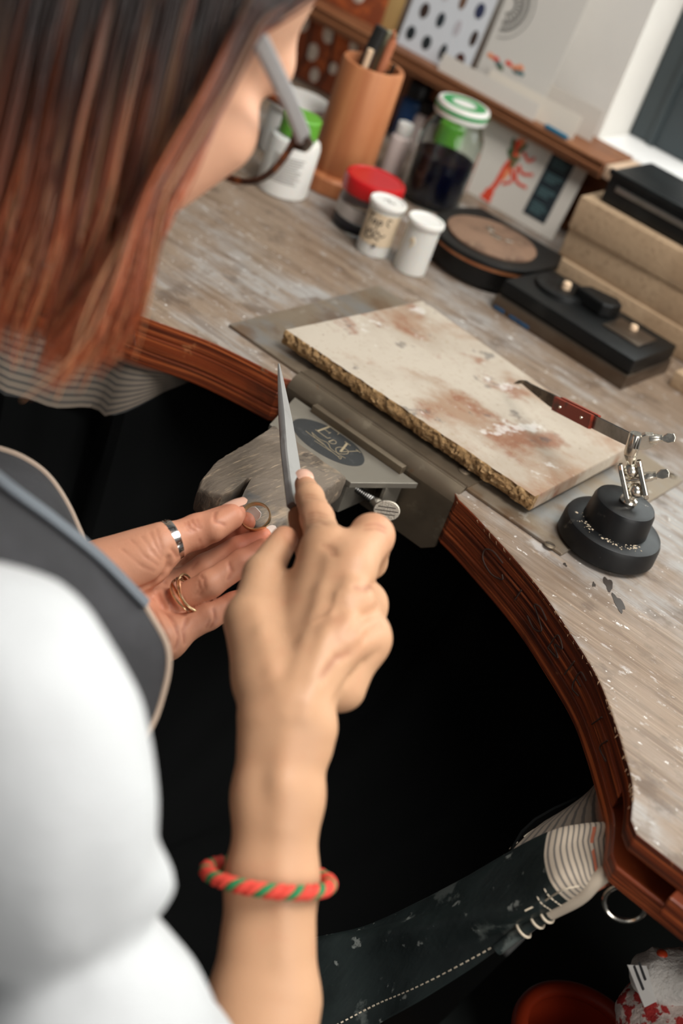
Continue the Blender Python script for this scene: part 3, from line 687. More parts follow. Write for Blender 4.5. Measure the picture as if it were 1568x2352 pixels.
for (x, y, s) in ((-.012, .012, 1.0), (.001, .003, 1.2), (.012, .010, .7)):
    obj('metal_scrap', xf(box(.011*s, .007*s, .0008, .0003), rotz(x*60), (tx+x, ty+y, .0349)), 'chrome', dsc)

# postcard leaning under the shelf
mat('card', (206, 200, 190), .7); mat('card_dark', (30, 40, 46), .6); mat('teal_ink', (86, 116, 118), .7); mat('red_ink', (214, 70, 44), .7); mat('orange_ink', (226, 140, 96), .7); mat('leaf_ink', (74, 96, 62), .7)
q0, q1 = np.array([-.745, 1.352, .0004]), np.array([-.5925, 1.352, .0004])
cx_ = unit(q1-q0); cyv = unit(np.array([0, .22, 1.0])); cz_ = np.cross(cx_, cyv); wcard = np.linalg.norm(q1-q0)
pc = thing('postcard', 'pale postcard with red plant drawing and dark text panel, leaning under the shelf', 'card', (q0+q1)/2)
obj('card_sheet', (np.vstack([[q0, q1, q1+cyv*.0815, q0+cyv*.0815], np.array([q0, q1, q1+cyv*.0815, q0+cyv*.0815])-cz_*.0008]), [[0, 1, 2, 3], [7, 6, 5, 4], [0, 4, 5, 1], [1, 5, 6, 2], [2, 6, 7, 3], [3, 7, 4, 0]]), 'card', pc, smooth=False)
flat_ = lambda pts, m, name, k=.0003: obj(name, join(ribbon(pts[0], pts[1], q0+cz_*.0001, cx_, cyv, k)), m, pc)
obj('text_panel', ribbon([(wcard-.0305, .011), (wcard-.0305, .080)], .029, q0, cx_, cyv, .0003), 'card_dark', pc)
tl = []
for blk in range(4):
    for k in range(4 if blk < 3 else 5):
        y = .076-blk*.0162-k*.0026
        tl.append(ribbon([(wcard-.0405, y), (wcard-.0405+random.uniform(.013, .021), y)], .0011, q0+cz_*.0003, cx_, cyv, .0002))
obj('text_lines', join(*tl), 'teal_ink', pc, kind='stuff')
sx_ = wcard-.088
obj('plant_stem', ribbon(crv([(sx_-.004, .002), (sx_-.003, .012), (sx_, .026), (sx_, .042), (sx_+.003, .056), (sx_+.001, .074)], 20), [.014]*2+[.011]*3+[.006]*5+[.005]*5+[.007]*5, q0, cx_, cyv, .0003), 'red_ink', pc)
for s in ([(sx_, .048), (sx_+.012, .040), (sx_+.014, .032), (sx_+.006, .026)], [(sx_+.014, .052), (sx_+.022, .046), (sx_+.034, .050)], [(sx_+.013, .048), (sx_+.020, .036), (sx_+.034, .035)], [(sx_+.012, .066), (sx_+.022, .060), (sx_+.027, .066)]):
    obj('red_curl', ribbon(crv(s, 14), .0032, q0+cz_*.0002, cx_, cyv, .0003), 'red_ink', pc)
obj('orange_wash', ribbon(crv([(sx_+.002, .030), (sx_+.006, .050), (sx_+.004, .078)], 12), .009, q0-cz_*.0001, cx_, cyv, .0003), 'orange_ink', pc)
for s in ([(sx_+.004, .046), (sx_+.010, .052)], [(sx_-.006, .062), (sx_+.003, .054), (sx_+.012, .058)], [(sx_+.006, .062), (sx_+.012, .075)], [(sx_+.001, .058), (sx_-.006, .074)]):
    obj('green_leaf', ribbon(crv(s, 10) if len(s) > 2 else np.linspace(s[0], s[1], 8), [.001]+[.0045]*((9 if len(s) > 2 else 7)-1)+[.001], q0+cz_*.0004, cx_, cyv, .0003), 'leaf_ink', pc)

# fire bricks and the black tray on them
mat('brick', (176, 150, 120), .95, layers=[(12, (1, 1, 1), .45, .68, (150, 124, 96), .7), (180, (1, 1, 1), .52, .7, (128, 104, 78), .6), (8, (1, 1, 2), .62, .72, (96, 84, 72), .6)], bump=[(200, (1, 1, 1), .5, .0012)])
def brick(x0, x1, y0, y1, z0, z1, label, rz=0.0, name='fire_brick', group='stacked fire bricks'):
    V, F = box(x1-x0, y1-y0, z1-z0, .0025, 2)
    obj(name, xf((V, F), rotz(rz), ((x0+x1)/2, (y0+y1)/2, z0)), 'brick', label=label, cat='brick', group=group)
brick(-.540, -.310, 1.248, 1.350, .0002, .0285, 'beige fire brick at the bottom of the stack behind the black block')
brick(-.537, -.307, 1.252, 1.350, .0287, .0590, 'beige fire brick in the middle of the stack', -.012)
brick(-.538, -.308, 1.250, 1.350, .0592, .0925, 'beige fire brick at the top of the stack, under the black tray', .010)
obj('brick_offcut', xf(box(.075, .045, .016, .002), rotz(-.04), (-.318, 1.205, .0002)), 'brick', label='small pale brick offcut lying at the right end of the black block', cat='brick')
mat('tray_black', (14, 17, 18), .42, spec=.35, layers=[(30, (1, 1, 1), .5, .7, (34, 38, 38), .6)])
tr = thing('black_tray', 'long black metal tray resting on the fire bricks below the window', 'tray', (-.40, 1.275, .0927))
obj('tray_body', boxat(-.523, -.200, 1.262, 1.346, .0928, .1255, .003), 'tray_black', tr)
obj('tray_lip', boxat(-.524, -.198, 1.2585, 1.2635, .1205, .1265, .0012), 'tray_black', tr)
obj('shiny_strip', boxat(-.512, -.20, 1.2606, 1.2622, .1080, .1140, .0004), 'steel', tr)

# black sharpening block on its steel base
mat('block_steel', (112, 100, 88), .36, .85, layers=[(12, (1, 1, 3), .45, .68, (88, 72, 58), .7)])
mat('block_black', (14, 15, 15), .45, spec=.3, layers=[(40, (1, 1, 1), .58, .7, (38, 38, 36), .6)])
sx0, sy0, szr = -.447, 1.1665, -.035
sk = thing('sharpening_block', 'black tool block on a grey metal base between bricks and soldering board', 'tool block', (sx0, sy0, 0))
K = lambda vf, x, y, z, r=0.0: xf(xf(vf, rotz(r), (x, y, z)), rotz(szr), (sx0, sy0, 0))
obj('metal_base', K(box(.150, .088, .0135, .0012), 0, 0, .0002), 'block_steel', sk)
obj('black_body', K(box(.148, .083, .0155, .003), 0, .001, .0137), 'block_black', sk)
dome = lathe([(0, 0), (.027, 0), (.026, .0035), (.021, .0050), (.010, .0034), (0, .0028)], 40)
obj('round_dish', K(dome, -.040, .008, .0292), 'block_black', sk)
obj('pale_knob', K(lathe([(0, 0), (.0042, 0), (.0046, .002), (.004, .0065), (.0025, .0075), (0, .0076)], 20), -.037, .009, .0318), 'birch', sk)
wedge = prism([(-.022, -.012), (.012, -.013), (.019, -.005), (.019, .010), (.008, .017), (-.004, .012), (-.018, .006)], 0, .0135)
obj('wedge', K(wedge, -.003, .014, .0292, -.1), 'block_black', sk, smooth=False, bevel=.002)
pl_ = obj('inset_plate', K(box(.040, .036, .0016, .0006), .040, .006, .0292), 'block_steel', sk)
obj('plate_screw', K(lathe([(0, 0), (.004, 0), (.0034, .0035), (0, .004)], 18), .038, .016, .0308), 'birch', pl_)
mat('blue_paint', (36, 72, 104), .6)
for x, l in ((-.066, .012), (-.05, .008), (-.038, .014)):
    obj('blue_paint', K(box(l, .0012, .003, .0004), x, -.0442, .0012), 'blue_paint', sk)

# ------------------------------------------------------------------ cards and pictures on the shelf
mat('poster_white', (214, 218, 222), .6)
ZS = .1007
def leaner(name, label, x0, x1, y0, h, lean, m, cat='card', t=.0008):
    o = np.array([x0, y0, ZS]); ex = np.array([1.0, 0, 0]); ey = unit(np.array([0, lean, 1.0])); ez = np.cross(ex, ey)
    th_ = thing(name, label, cat, ((x0+x1)/2, y0, ZS))
    a = [o, o+ex*(x1-x0), o+ex*(x1-x0)+ey*h, o+ey*h]
    obj('sheet', (np.array(a+[q-ez*t for q in a]), [[0, 1, 2, 3], [7, 6, 5, 4], [0, 4, 5, 1], [1, 5, 6, 2], [2, 6, 7, 3], [3, 7, 4, 0]]), m, th_, smooth=False)
    return th_, o, ex, ey, ez
gp, o, ex, ey, ez = leaner('gem_chart', 'white chart with rows of dark oval gemstones standing on the shelf', -.8685, -.7710, 1.372, .150, .10, 'poster_white', 'chart')
gcol = [(44, 52, 56), (78, 44, 36), (52, 58, 84), (96, 116, 120), (38, 44, 46), (60, 46, 40), (50, 66, 64), (112, 84, 66), (190, 186, 190)]
for i, c_ in enumerate(gcol): mat('gem_%d' % i, c_, .4)
gi = 0
for r in range(5):
    for q in range(4):
        x = .013+q*.0235+(.006 if r % 2 else 0); y = .016+r*.0275+random.uniform(-.001, .001)
        if x > .093: continue
        a = np.linspace(0, 2*math.pi, 18, endpoint=False); w, h_ = random.choice([(.0050, .0082), (.0058, .0085), (.0042, .0088), (.0060, .0078)])
        P = [o+ex*(x+w*math.cos(t))+ey*(y+h_*math.sin(t))+ez*.0001 for t in a]; P += [p_+ez*.0003 for p_ in P]
        F = [list(range(18))[::-1], list(range(18, 36))]+[[k, (k+1) % 18, 18+(k+1) % 18, 18+k] for k in range(18)]
        obj('gem_picture', (np.array(P), F), 'gem_%d' % random.choice([0, 0, 4, 1, 2, 3, 5, 6, 4, 7, 8, 0]), gp, smooth=False); gi += 1
mat('sketch_paper', (206, 202, 194), .75)
mat('pencil_line', (76, 76, 72), .8)
mp_, o, ex, ey, ez = leaner('mandala_sketch', 'pale sheet with a pencilled mandala and coloured dabs on the shelf', -.7660, -.6760, 1.379, .160, .10, 'sketch_paper', 'sketch')
ms = []
mc = np.array([.006, .088])
for r in (.009, .0105, .0165, .0185, .026, .028, .0345):
    a = np.linspace(-1.5, 1.45, 40); ms.append(ribbon([(mc[0]+r*math.cos(t)*.9, mc[1]+r*math.sin(t)) for t in a], 0.0009, o, ex, ey, .0003))
for k in range(22):
    t = -1.4+k*.13; ms.append(ribbon([(mc[0]+.019*math.cos(t)*.9, mc[1]+.019*math.sin(t)), (mc[0]+.0265*math.cos(t)*.9, mc[1]+.0265*math.sin(t))], .0008, o, ex, ey, .0003))
for k in range(9):
    t = -1.3+k*.32; ms.append(ribbon(crv([(mc[0]+.010*math.cos(t), mc[1]+.010*math.sin(t)), (mc[0]+.0145*math.cos(t+.12), mc[1]+.0145*math.sin(t+.12)), (mc[0]+.016*math.cos(t), mc[1]+.016*math.sin(t))], 8), 0.0009, o, ex, ey, .0003))
obj('mandala_lines', join(*ms), 'pencil_line', mp_)
for (x, y, m_) in ((.010, .0195, 'orange_ink'), (.018, .019, 'red_ink'), (.0225, .016, 'teal_ink'), (.034, .021, 'red_ink'), (.043, .020, 'orange_ink'), (.049, .023, 'orange_ink'), (.046, .017, 'teal_ink'), (.0265, .0135, 'leaf_ink'), (.052, .018, 'teal_ink')):
    obj('colour_dab', ribbon(crv([(x-.004, y+.013), (x, y+.0145), (x+.004, y+.012)], 8), [.002, .004, .0045, .0045, .004, .0045, .004, .002], o, ex, ey, .0004), m_, mp_)
mat('envelope', (214, 208, 198), .7); mat('cream_card', (222, 214, 200), .7)
leaner('grey_card', 'low pale grey card lying along the front of the shelf', -.799, -.668, 1.3585, .0185, .12, 'envelope')
leaner('cream_card', 'cream card standing behind the grey card on the shelf', -.742, -.622, 1.3665, .025, .10, 'cream_card')
leaner('white_envelope', 'white envelope behind the cream card beside the window', -.690, -.613, 1.392, .034, .06, 'card')
mat('teal_stick', (20, 96, 124), .5)
obj('teal_crayon', xf(tube(np.array([(0, 0, .0026), (.0015, 0, .0026), (.028, 0, .0026), (.030, 0, .0026)]), [.0014, .0026, .0026, .0018], 12), rotz(-.05), (-.652, 1.3565, ZS)), 'teal_stick', label='short teal crayon lying on the shelf in front of the cream card', cat='crayon')
mat('spot_cloth', (186, 96, 48), .85, layers=[(26, (1, 1, 1), .40, .5, (126, 62, 36), .8, 'noise')], bump=[(80, (1, 1, 1), .1, .001)])
mat('spot_pale', (214, 200, 184), .85); mat('brown_line', (84, 48, 34), .8); mat('straw', (206, 170, 110), .8)
oc = thing('spotted_print', 'orange print with pale round spots on the wall at the left end of the shelf', 'print', (-1.02, 1.398, .002))
o = np.array([-1.24, 1.395, .002]); ex = np.array([1.0, 0, 0]); ey = np.array([0, 0, 1.0])
obj('sheet', boxat(-1.24, -.880, 1.3955, 1.400, .002, .0815, 0), 'spot_cloth', oc, smooth=False)
for (x, z, w) in ((.262, .012, .0075), (.285, .030, .006), (.250, .035, .009), (.300, .010, .006), (.318, .040, .009), (.225, .060, .009), (.265, .064, .010), (.305, .066, .009), (.335, .020, .0075), (.335, .066, .006), (.210, .025, .008), (.180, .05, .009), (.19, .012, .006), (.15, .03, .009)):
    a = np.linspace(0, 2*math.pi, 20, endpoint=False)
    P = [o+ex*(x+w*math.cos(t)*.9)+ey*(z+w*1.15*math.sin(t))+np.array([0, .0004, 0]) for t in a]; P += [q-np.array([0, .0006, 0]) for q in P]
    obj('pale_spot', (np.array(P), [list(range(20)), list(range(20, 40))]+[[k, (k+1) % 20, 20+(k+1) % 20, 20+k] for k in range(20)]), 'spot_pale', oc, smooth=False)
for x in (.236, .272, .31):
    obj('dark_band', ribbon(crv([(x, .002), (x+.006, .03), (x-.002, .079)], 12), .004, o+np.array([0, .0001, 0]), ex, ey, .0005), 'brown_line', oc)
oc2 = thing('orange_picture', 'orange picture with pale dots standing on the shelf left of the gem chart', 'picture', (-.95, 1.384, ZS))
obj('sheet', boxat(-1.09, -.905, 1.384, 1.390, ZS, .26, .001), 'spot_cloth', oc2)
obj('straw_strip', boxat(-.9045, -.884, 1.386, 1.389, ZS, .25, .0008), 'straw', oc2)
for (x, z, w) in ((-.945, .125, .010), (-.985, .138, .013), (-.93, .165, .011), (-.965, .185, .012), (-1.015, .165, .013), (-1.03, .12, .011), (-.995, .21, .011)):
    obj('pale_dot', xf(lathe([(w, 0), (w*.9, .0006), (0, .0007)], 20), frame((0, -1, 0)), (x, 1.384, z)), 'spot_pale', oc2)
# ------------------------------------------------------------------ leather bench skin hung under the cut-out
mat('leather', (30, 38, 37), .45, layers=[(30, (1, 1, 1), .45, .7, (20, 26, 26), .7), (26, (1, 1.2, 1), .60, .66, (96, 102, 98), .6), (90, (1, 1, 1), .62, .68, (134, 138, 132), .7)],
    bump=[(90, (1, 1, 1), .35, .0012), (12, (4, 1, 1), .35, .004)])
mat('leather_shaded', (8, 9, 9), .9, spec=.1)  # near-black copy of the leather: the pouch's inner shade is in the colour
mat('canvas', (178, 164, 146), .9, layers=[(5.6, (1, 1, 1), .62, .85, (84, 82, 80), .85, 'wave', 'UV'), (1, (1, 1, 1), .62, .64, (178, 104, 76), .0, 'gradx', 'UV')], bump=[(900, (1, 1, 1), .3, .0005)])
mat('canvas_orange', (172, 98, 72), .9)
mat('thread', (196, 182, 160), .8)
skin = thing('bench_skin', 'dark green leather bench skin with striped canvas border slung under the cut-out', 'bench skin', (-.43, .6, -.5))
nrm_ = np.gradient(CUT, axis=0); nrm_ /= np.linalg.norm(nrm_, axis=1)[:, None]; nrm_ = np.stack([nrm_[:, 1], -nrm_[:, 0]], 1)   # into the opening
idx = np.arange(len(CUT)); ss = np.concatenate([[0], np.cumsum(np.linalg.norm(np.diff(CUT, axis=0), axis=1))])
def wavef(s): return np.sin(s*62)+.5*np.sin(s*118+1.3)
show = np.clip((idx-90)/8, 0, 1)+np.clip((31-idx)/8, 0, 1); hang = -.030+.050*show+.028*np.clip((idx-90)/8, 0, 1)
rows = []
for v in np.linspace(0, 1, 10):
    off = -.008+(hang*v)+(.0095*wavef(ss)*show)*v**.7
    rows.append(np.column_stack([CUT+nrm_*off[:, None], -.0412-(.004+.048*show)*v-.005*v*np.sin(ss*50)*show]))
rows = np.array(rows)
mat('canvas_h', (112, 101, 89), .9, layers=[(2.9, (1, 1, 1), .60, .80, (60, 58, 56), .8, 'wavey', 'UV'), (1, (1, 1, 1), .16, .05, (178, 104, 76), .9, 'grady', 'UV')], bump=[(900, (1, 1, 1), .3, .0005)])  # darker than the corner canvas: grime, plus shade under the bench painted in
V_, F_ = thick(rows, .0012); uvv = grid_uv(*rows.shape[:2]); 
obj('canvas_border', (V_, F_), 'canvas_h', skin, uv=np.vstack([uvv, uvv]))
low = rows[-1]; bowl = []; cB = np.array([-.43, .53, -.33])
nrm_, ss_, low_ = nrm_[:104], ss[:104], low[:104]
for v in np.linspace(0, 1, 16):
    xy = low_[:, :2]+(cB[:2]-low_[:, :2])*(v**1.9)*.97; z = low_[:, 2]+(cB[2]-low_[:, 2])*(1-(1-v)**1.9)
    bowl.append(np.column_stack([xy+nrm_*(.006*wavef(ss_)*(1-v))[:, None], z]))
obj('leather_pouch', thick(np.array(bowl), .0015), 'leather_shaded', skin)
st_ = []
for r_ in (.012, .022):                                                    # two rows of stitches below the canvas
    P = low_+np.column_stack([nrm_*.004, np.full(len(low_), -r_*.8)]); P = crv(P, 500)
    for i in range(425, 496, 5): st_.append(tube(P[i:i+4], .0005, 4))
# the free front flap: rows from the fold at the top to the hem, columns from the bench corner outwards
flap = [[(1388, 1893, -.0425), (1330, 1898, -.050), (1270, 1912, -.060), (1180, 1957, -.09), (1066, 2022, -.125), (958, 2078, -.165), (844, 2132, -.200), (740, 2160, -.225), (560, 2210, -.27)],
        [(1390, 1930, -.0425), (1330, 1940, -.047), (1262, 1965, -.058), (1180, 2015, -.085), (1075, 2066, -.117), (960, 2106, -.157), (844, 2141, -.194), (735, 2162, -.220), (560, 2215, -.265)],
        [(1391, 1962, -.0425), (1340, 1985, -.045), (1275, 2020, -.055), (1205, 2085, -.080), (1095, 2112, -.110), (963, 2134, -.148), (844, 2151, -.186), (730, 2167, -.212), (560, 2225, -.26)],
        [(1392, 1985, -.0425), (1350, 2020, -.047), (1305, 2055, -.060), (1225, 2105, -.086), (1100, 2160, -.122), (965, 2215, -.162), (850, 2250, -.197), (735, 2290, -.222), (560, 2370, -.265)],
        [(1393, 2003, -.0430), (1362, 2028, -.049), (1325, 2062, -.062), (1228, 2114, -.090), (1100, 2212, -.128), (960, 2302, -.170), (860, 2358, -.204), (740, 2440, -.230), (560, 2540, -.265)]]
ctl = np.array([[atz(*q) for q in r] for r in flap])
drop = ctl[0]+np.array([0, .030, -.045]); drop2 = ctl[0]+np.array([0, .045, -.14]); ctl = np.concatenate([[drop2, drop], ctl])
ctl[0, 0] = ctl[0, 1] = ctl[0, 2]; ctl[1, 0] = ctl[1, 1] = ctl[1, 2]; ctl[0:2, 0:3, 2] = np.minimum(ctl[0:2, 0:3, 2], -.075)
r1 = np.array([crv(ctl[i], 65) for i in range(len(ctl))]); fine = np.array([crv(r1[:, j], 40) for j in range(65)]).transpose(1, 0, 2)
# creases in the leather
wr = vnoise(fine.reshape(-1, 3)*np.array([1, .35, .35]), 55, 8, 3).reshape(40, 65); wr[:, :18] *= .3
fine = fine+wr[..., None]*np.array([0, -.0012, .0016])
split = 17                                                                 # first columns are canvas, the rest leather
cn = fine[12:, :split+1]; V_, F_ = thick(cn, .0014)
uvv = grid_uv(*cn.shape[:2]); uvv[:, 0] = uvv[:, 0]*.62
obj('canvas_corner', (V_, F_), 'canvas', skin, uv=np.vstack([uvv, uvv]))
ob = fine[12:, 4:6]+(fine[12:, 4:6]-fine[12:, 4:6])+(-CB[2])*.0024
obj('orange_stripe', thick(ob, .0003), 'canvas_orange', skin)
lf = obj('leather_flap', thick(fine[:, split:], .0016), 'leather', skin)
hem = crv(ctl[-1], 120)
obj('canvas_hem_roll', tube(hem[1:41], .0050, 12), 'canvas_orange' if False else 'canvas', skin)
obj('leather_hem_roll', tube(hem[40:56], np.linspace(.0050, .0036, 16), 12), 'leather', skin)
for i in (41, 44, 48):
    t = unit(hem[i+1]-hem[i-1]); Rb = frame(t)
    obj('thread_loop', tube([hem[i]+Rb @ np.array([.0056*math.cos(a), .0056*math.sin(a), .0006*math.sin(a)]) for a in np.linspace(0, 2*math.pi, 24, endpoint=False)], .0009, 6, True), 'thread', skin)
toc_ = -CB[2]
for j in (split+2, split+4):
    P = crv(fine[13:, j]+toc_*.0024, 90)
    for i in range(0, 86, 6): st_.append(tube(P[i:i+5], .00042, 4))
P = crv(fine[36, split+6:]+toc_*.0030, 330)
for i in range(0, 326, 6): st_.append(tube(P[i:i+4], .00055, 4))
obj('stitches', join(*st_), 'thread', skin, kind='stuff')
obj('loose_thread', tube(crv([atz(1330, 2035, -.045), atz(1290, 2045, -.05), atz(1245, 2072, -.07), atz(1205, 2092, -.078)], 20), .0005, 5), 'thread', skin)
obj('tie_cord', tube(crv([hem[2]+np.array([.004, 0, -.004]), atz(1370, 2040, -.052), atz(1338, 2062, -.066), atz(1322, 2075, -.070)], 12), .0019, 8), 'canvas_orange', skin)

# ------------------------------------------------------------------ on the shelf under the bench
mat('dark_board', (54, 60, 58), .8)
obj('lower_shelf', boxat(-.16, .56, .66, 1.36, -.355, -.335, .002), 'dark_board', bench)
mat('red_tub', (186, 62, 30), .4)
tc = atz(1334, 2392, -.268)
tb_ = thing('red_tub', 'orange-red plastic tub with a thick rolled rim below the bench corner', 'tub', (tc[0], tc[1], -.3345))
obj('tub_wall', xf(lathe([(0, -.3345), (.038, -.3345), (.0445, -.272), (.0415, -.272), (.036, -.331), (0, -.331)], 48), None, (tc[0], tc[1], 0)), 'red_tub', tb_)
obj('tub_rim', xf(tube([(.045*math.cos(a), .045*math.sin(a), -.270) for a in np.linspace(0, 2*math.pi, 60, endpoint=False)], .0060, 12, True), None, (tc[0], tc[1], 0)), 'red_tub', tb_)
mat('fuzzy', (214, 196, 186), .95, layers=[(75, (1, 1, 1), .48, .52, (176, 16, 16), .95)], bump=[(300, (1, 1, 1), .8, .003)], coord='Object')
mat('fuzzy_white', (222, 216, 208), .95, layers=[(70, (1, 1, 1), .64, .70, (190, 90, 60), .8)], bump=[(300, (1, 1, 1), .8, .003)])
cbp = atz(1545, 2420, -.33)
cb_ = thing('cloth_bundle', 'fuzzy red and white cloth bundle with a printed tag at the bottom right corner', 'cloth', (cbp[0], cbp[1], -.3345))
sf = []
for nm, m_, prims in (('patterned_cloth', 'fuzzy', [((1590, 2440, .93), .044, (1532, 2345, .885), .027), ((1590, 2440, .93), .045, (1612, 2560, 1.0), .046), ((1530, 2345, .885), .027, (1560, 2300, .885), .023)]), ('white_cloth', 'fuzzy_white', [((1505, 2245, .872), .0145, (1550, 2254, .872), .0185)])):
    sf.append((nm, m_, prims))
mat('tag_white', (206, 202, 196), .7)
tg = [atd(1441, 2216, .848), atd(1484, 2218, .856), atd(1508, 2300, .858), atd(1480, 2314, .850)]
tg = np.array(tg); tn0 = unit(np.cross(tg[1]-tg[0], tg[3]-tg[0])); tn0 = tn0 if tn0 @ CB[2] < 0 else -tn0
tag_ = obj('printed_tag', (np.vstack([tg, tg-tn0*.0006]), [[0, 1, 2, 3], [7, 6, 5, 4], [0, 4, 5, 1], [1, 5, 6, 2], [2, 6, 7, 3], [3, 7, 4, 0]]), 'tag_white', cb_, smooth=False)
ex_ = unit(tg[3]-tg[0]); ey_ = unit(tg[1]-tg[0]-ex_*((tg[1]-tg[0]) @ ex_)); wz = np.cross(ex_, ey_)
of = tg[0]+tn0*.0002
if wz @ tn0 < 0: ey_ = -ey_; of = tg[1]+tn0*.0002+ex_*.002
mat('tag_ink', (40, 40, 42), .7)
obj('tag_print', join(*[ribbon([(.003, .004+k*.0045), (.019-.004*(k % 2), .004+k*.0042)], .0017, of, ex_, ey_, .0002) for k in range(2)]), 'tag_ink', tag_)
# ------------------------------------------------------------------ a small implicit-surface modeller for the body, the shirt and soft things
class Blob:
    """rounded cones and ellipsoids, blended per chain; chains blend with the core but hardly with each other"""
    def __init__(s, kcore=.008, kchain=.002, kroot=.006, kbetween=.0008):
        s.core = []; s.chains = []; s.marks = []; s.cuts = []; s.k = (kcore, kchain, kroot, kbetween)
    @staticmethod
    def cone(a, b, ra, rb): return ('c', np.asarray(a, float), np.asarray(b, float), ra, rb)
    @staticmethod
    def ell(c, R, rad): return ('e', np.asarray(c, float), np.asarray(R, float), np.asarray(rad, float))
    @staticmethod
    def dist(p, P):
        if p[0] == 'c':
            _, a, b, ra, rb = p[:5]; ab = b-a; t = np.clip(((P-a) @ ab)/(ab @ ab+1e-15), 0, 1)
            return np.linalg.norm(P-a-t[:, None]*ab, axis=1)-(ra+(rb-ra)*t)
        _, c, R, rad = p[:4]; q = (P-c) @ R; k0 = np.linalg.norm(q/rad, axis=1); k1 = np.linalg.norm(q/rad**2, axis=1)+1e-9
        return k0*(k0-1)/k1
    @staticmethod
    def smin(a, b, k):
        h = np.maximum(k-np.abs(a-b), 0)/k; return np.minimum(a, b)-h*h*k*.25
    def fold(s, prims, P, k, idx=None):
        d = None
        for p in prims:
            e = s.dist(p, P); kk = p[5] if len(p) > 5 else k
            d = e if d is None else s.smin(d, e, kk)
        return d
    def ev(s, P, near=None):
        kc, kh, kr, kb = s.k; far = np.full(len(P), .05)
        core = [p for i, p in enumerate(s.core) if near is None or near[0][i]]
        dc = s.fold(core, P, kc); dc = far if dc is None else dc
        tot = dc
        for ci, ch in enumerate(s.chains):
            pr = [p for i, p in enumerate(ch) if near is None or near[1][ci][i]]
            if not pr: continue
            df = s.fold(pr, P, kh); tot = np.minimum(tot, s.smin(df, dc, kr))
        for c in s.cuts: tot = np.maximum(tot, -s.dist(c, P))
        for (a, b, dep, w) in s.marks:
            if near is not None:
                m_ = (a+b)/2
                if np.linalg.norm(P[len(P)//2]-m_) > np.linalg.norm(b-a)/2+3.2*w+near[2]*1.35: continue
            ab = b-a; t = np.clip(((P-a) @ ab)/(ab @ ab+1e-15), 0, 1); q = np.linalg.norm(P-a-t[:, None]*ab, axis=1)
            tot = tot+dep*np.exp(-(q/w)**2)
        return tot
    def mark(s, strokes):
        """creases (positive depth) and ridges (negative) drawn on the surface along lines of sight, all traced at once"""
        R = np.array([ray(*p) for st in strokes for p in st[0]]); L = np.linalg.norm(R, axis=1); t = np.full(len(R), .55)
        for _ in range(70):
            d = s.ev(CAM+R*t[:, None]); t = np.where(np.abs(d) > .00015, t+np.maximum(d, -.001)*.85/L, t)
            t = np.minimum(t, 1.3)
        Q = CAM+R*t[:, None]; k = 0
        for pts, dep, w in strokes:
            q = Q[k:k+len(pts)]; tt = t[k:k+len(pts)]; k += len(pts)
            for i in range(len(pts)-1):
                if tt[i] < 1.2 and tt[i+1] < 1.2 and np.linalg.norm(q[i]-q[i+1]) < .04: s.marks.append((q[i], q[i+1], dep, w))
    def mesh(s, h, disp=None, pad=.006):
        allp = s.core+[p for c in s.chains for p in c]; lo = []; hi = []
        for p in allp:
            if p[0] == 'c': r = max(p[3], p[4]); lo.append(np.minimum(p[1], p[2])-r); hi.append(np.maximum(p[1], p[2])+r)
            else: r = p[3].max(); lo.append(p[1]-r); hi.append(p[1]+r)
        lo = np.min(lo, 0)-pad; hi = np.max(hi, 0)+pad; B = 12
        nb = np.ceil((hi-lo)/(B*h)).astype(int)
        bi = np.stack(np.meshgrid(*[np.arange(n) for n in nb], indexing='ij'), -1).reshape(-1, 3)
        cen = lo+(bi+.5)*B*h; half = B*h*.87; slack = max(s.k)*1.3+.004
        Dc = np.array([s.dist(p, cen) for p in s.core]).reshape(len(s.core), -1)
        Dh = [np.array([s.dist(p, cen) for p in c]).reshape(len(c), -1) for c in s.chains]
        mn = np.vstack([Dc]+Dh).min(0)
        keep = np.where((mn < half+slack))[0]
        # a block deep inside one primitive cannot hold surface
        keep = keep[mn[keep] > -(half+slack+.004)]
        keep = keep[np.abs(s.ev(cen[keep])) < half*1.3+.003+(.012 if disp is not None else 0)]
        g = np.arange(-1, B+2); gi = np.stack(np.meshgrid(g, g, g, indexing='ij'), -1).reshape(-1, 3); n = B+3
        VK = []; VP = []; FQ = []; BIG = 1 << 20
        key = lambda c: (c[:, 0]+4)*BIG*BIG+(c[:, 1]+4)*BIG+(c[:, 2]+4)
        corner = np.array([(i, j, k) for i in (0, 1) for j in (0, 1) for k in (0, 1)])
        edges = [(a, b) for a in range(8) for b in range(a+1, 8) if abs(corner[a]-corner[b]).sum() == 1]
        for b in keep:
            lim = half*1.5+1.3*max(s.k)+.001
            near = (Dc[:, b] < mn[b]+lim+half if len(s.core) else [], [D[:, b] < mn[b]+lim+half for D in Dh], half)
            base = bi[b]*B; P = lo+(base+gi)*h
            f = s.ev(P, near)
            if disp is not None: f = f+disp(P)
            if f.min() > 0 or f.max() < 0: continue
            f = f.reshape(n, n, n); m_ = n-1
            cv = np.stack([f[c[0]:c[0]+m_, c[1]:c[1]+m_, c[2]:c[2]+m_] for c in corner], -1).reshape(-1, 8)
            ins = cv < 0; act = np.where(ins.any(1) & ~ins.all(1))[0]
            if not len(act): continue
            acc = np.zeros((len(act), 3)); cnt = np.zeros(len(act)); C = cv[act]
            for a_, b_ in edges:
                fa, fb = C[:, a_], C[:, b_]; x = (fa < 0) != (fb < 0); t = np.where(x, fa/(fa-fb+1e-20), 0)
                acc += np.where(x[:, None], corner[a_]+t[:, None]*(corner[b_]-corner[a_]), 0); cnt += x
            ci = np.stack(np.unravel_index(act, (m_, m_, m_)), -1)
            pos = lo+(base+ci-1+acc/cnt[:, None])*h
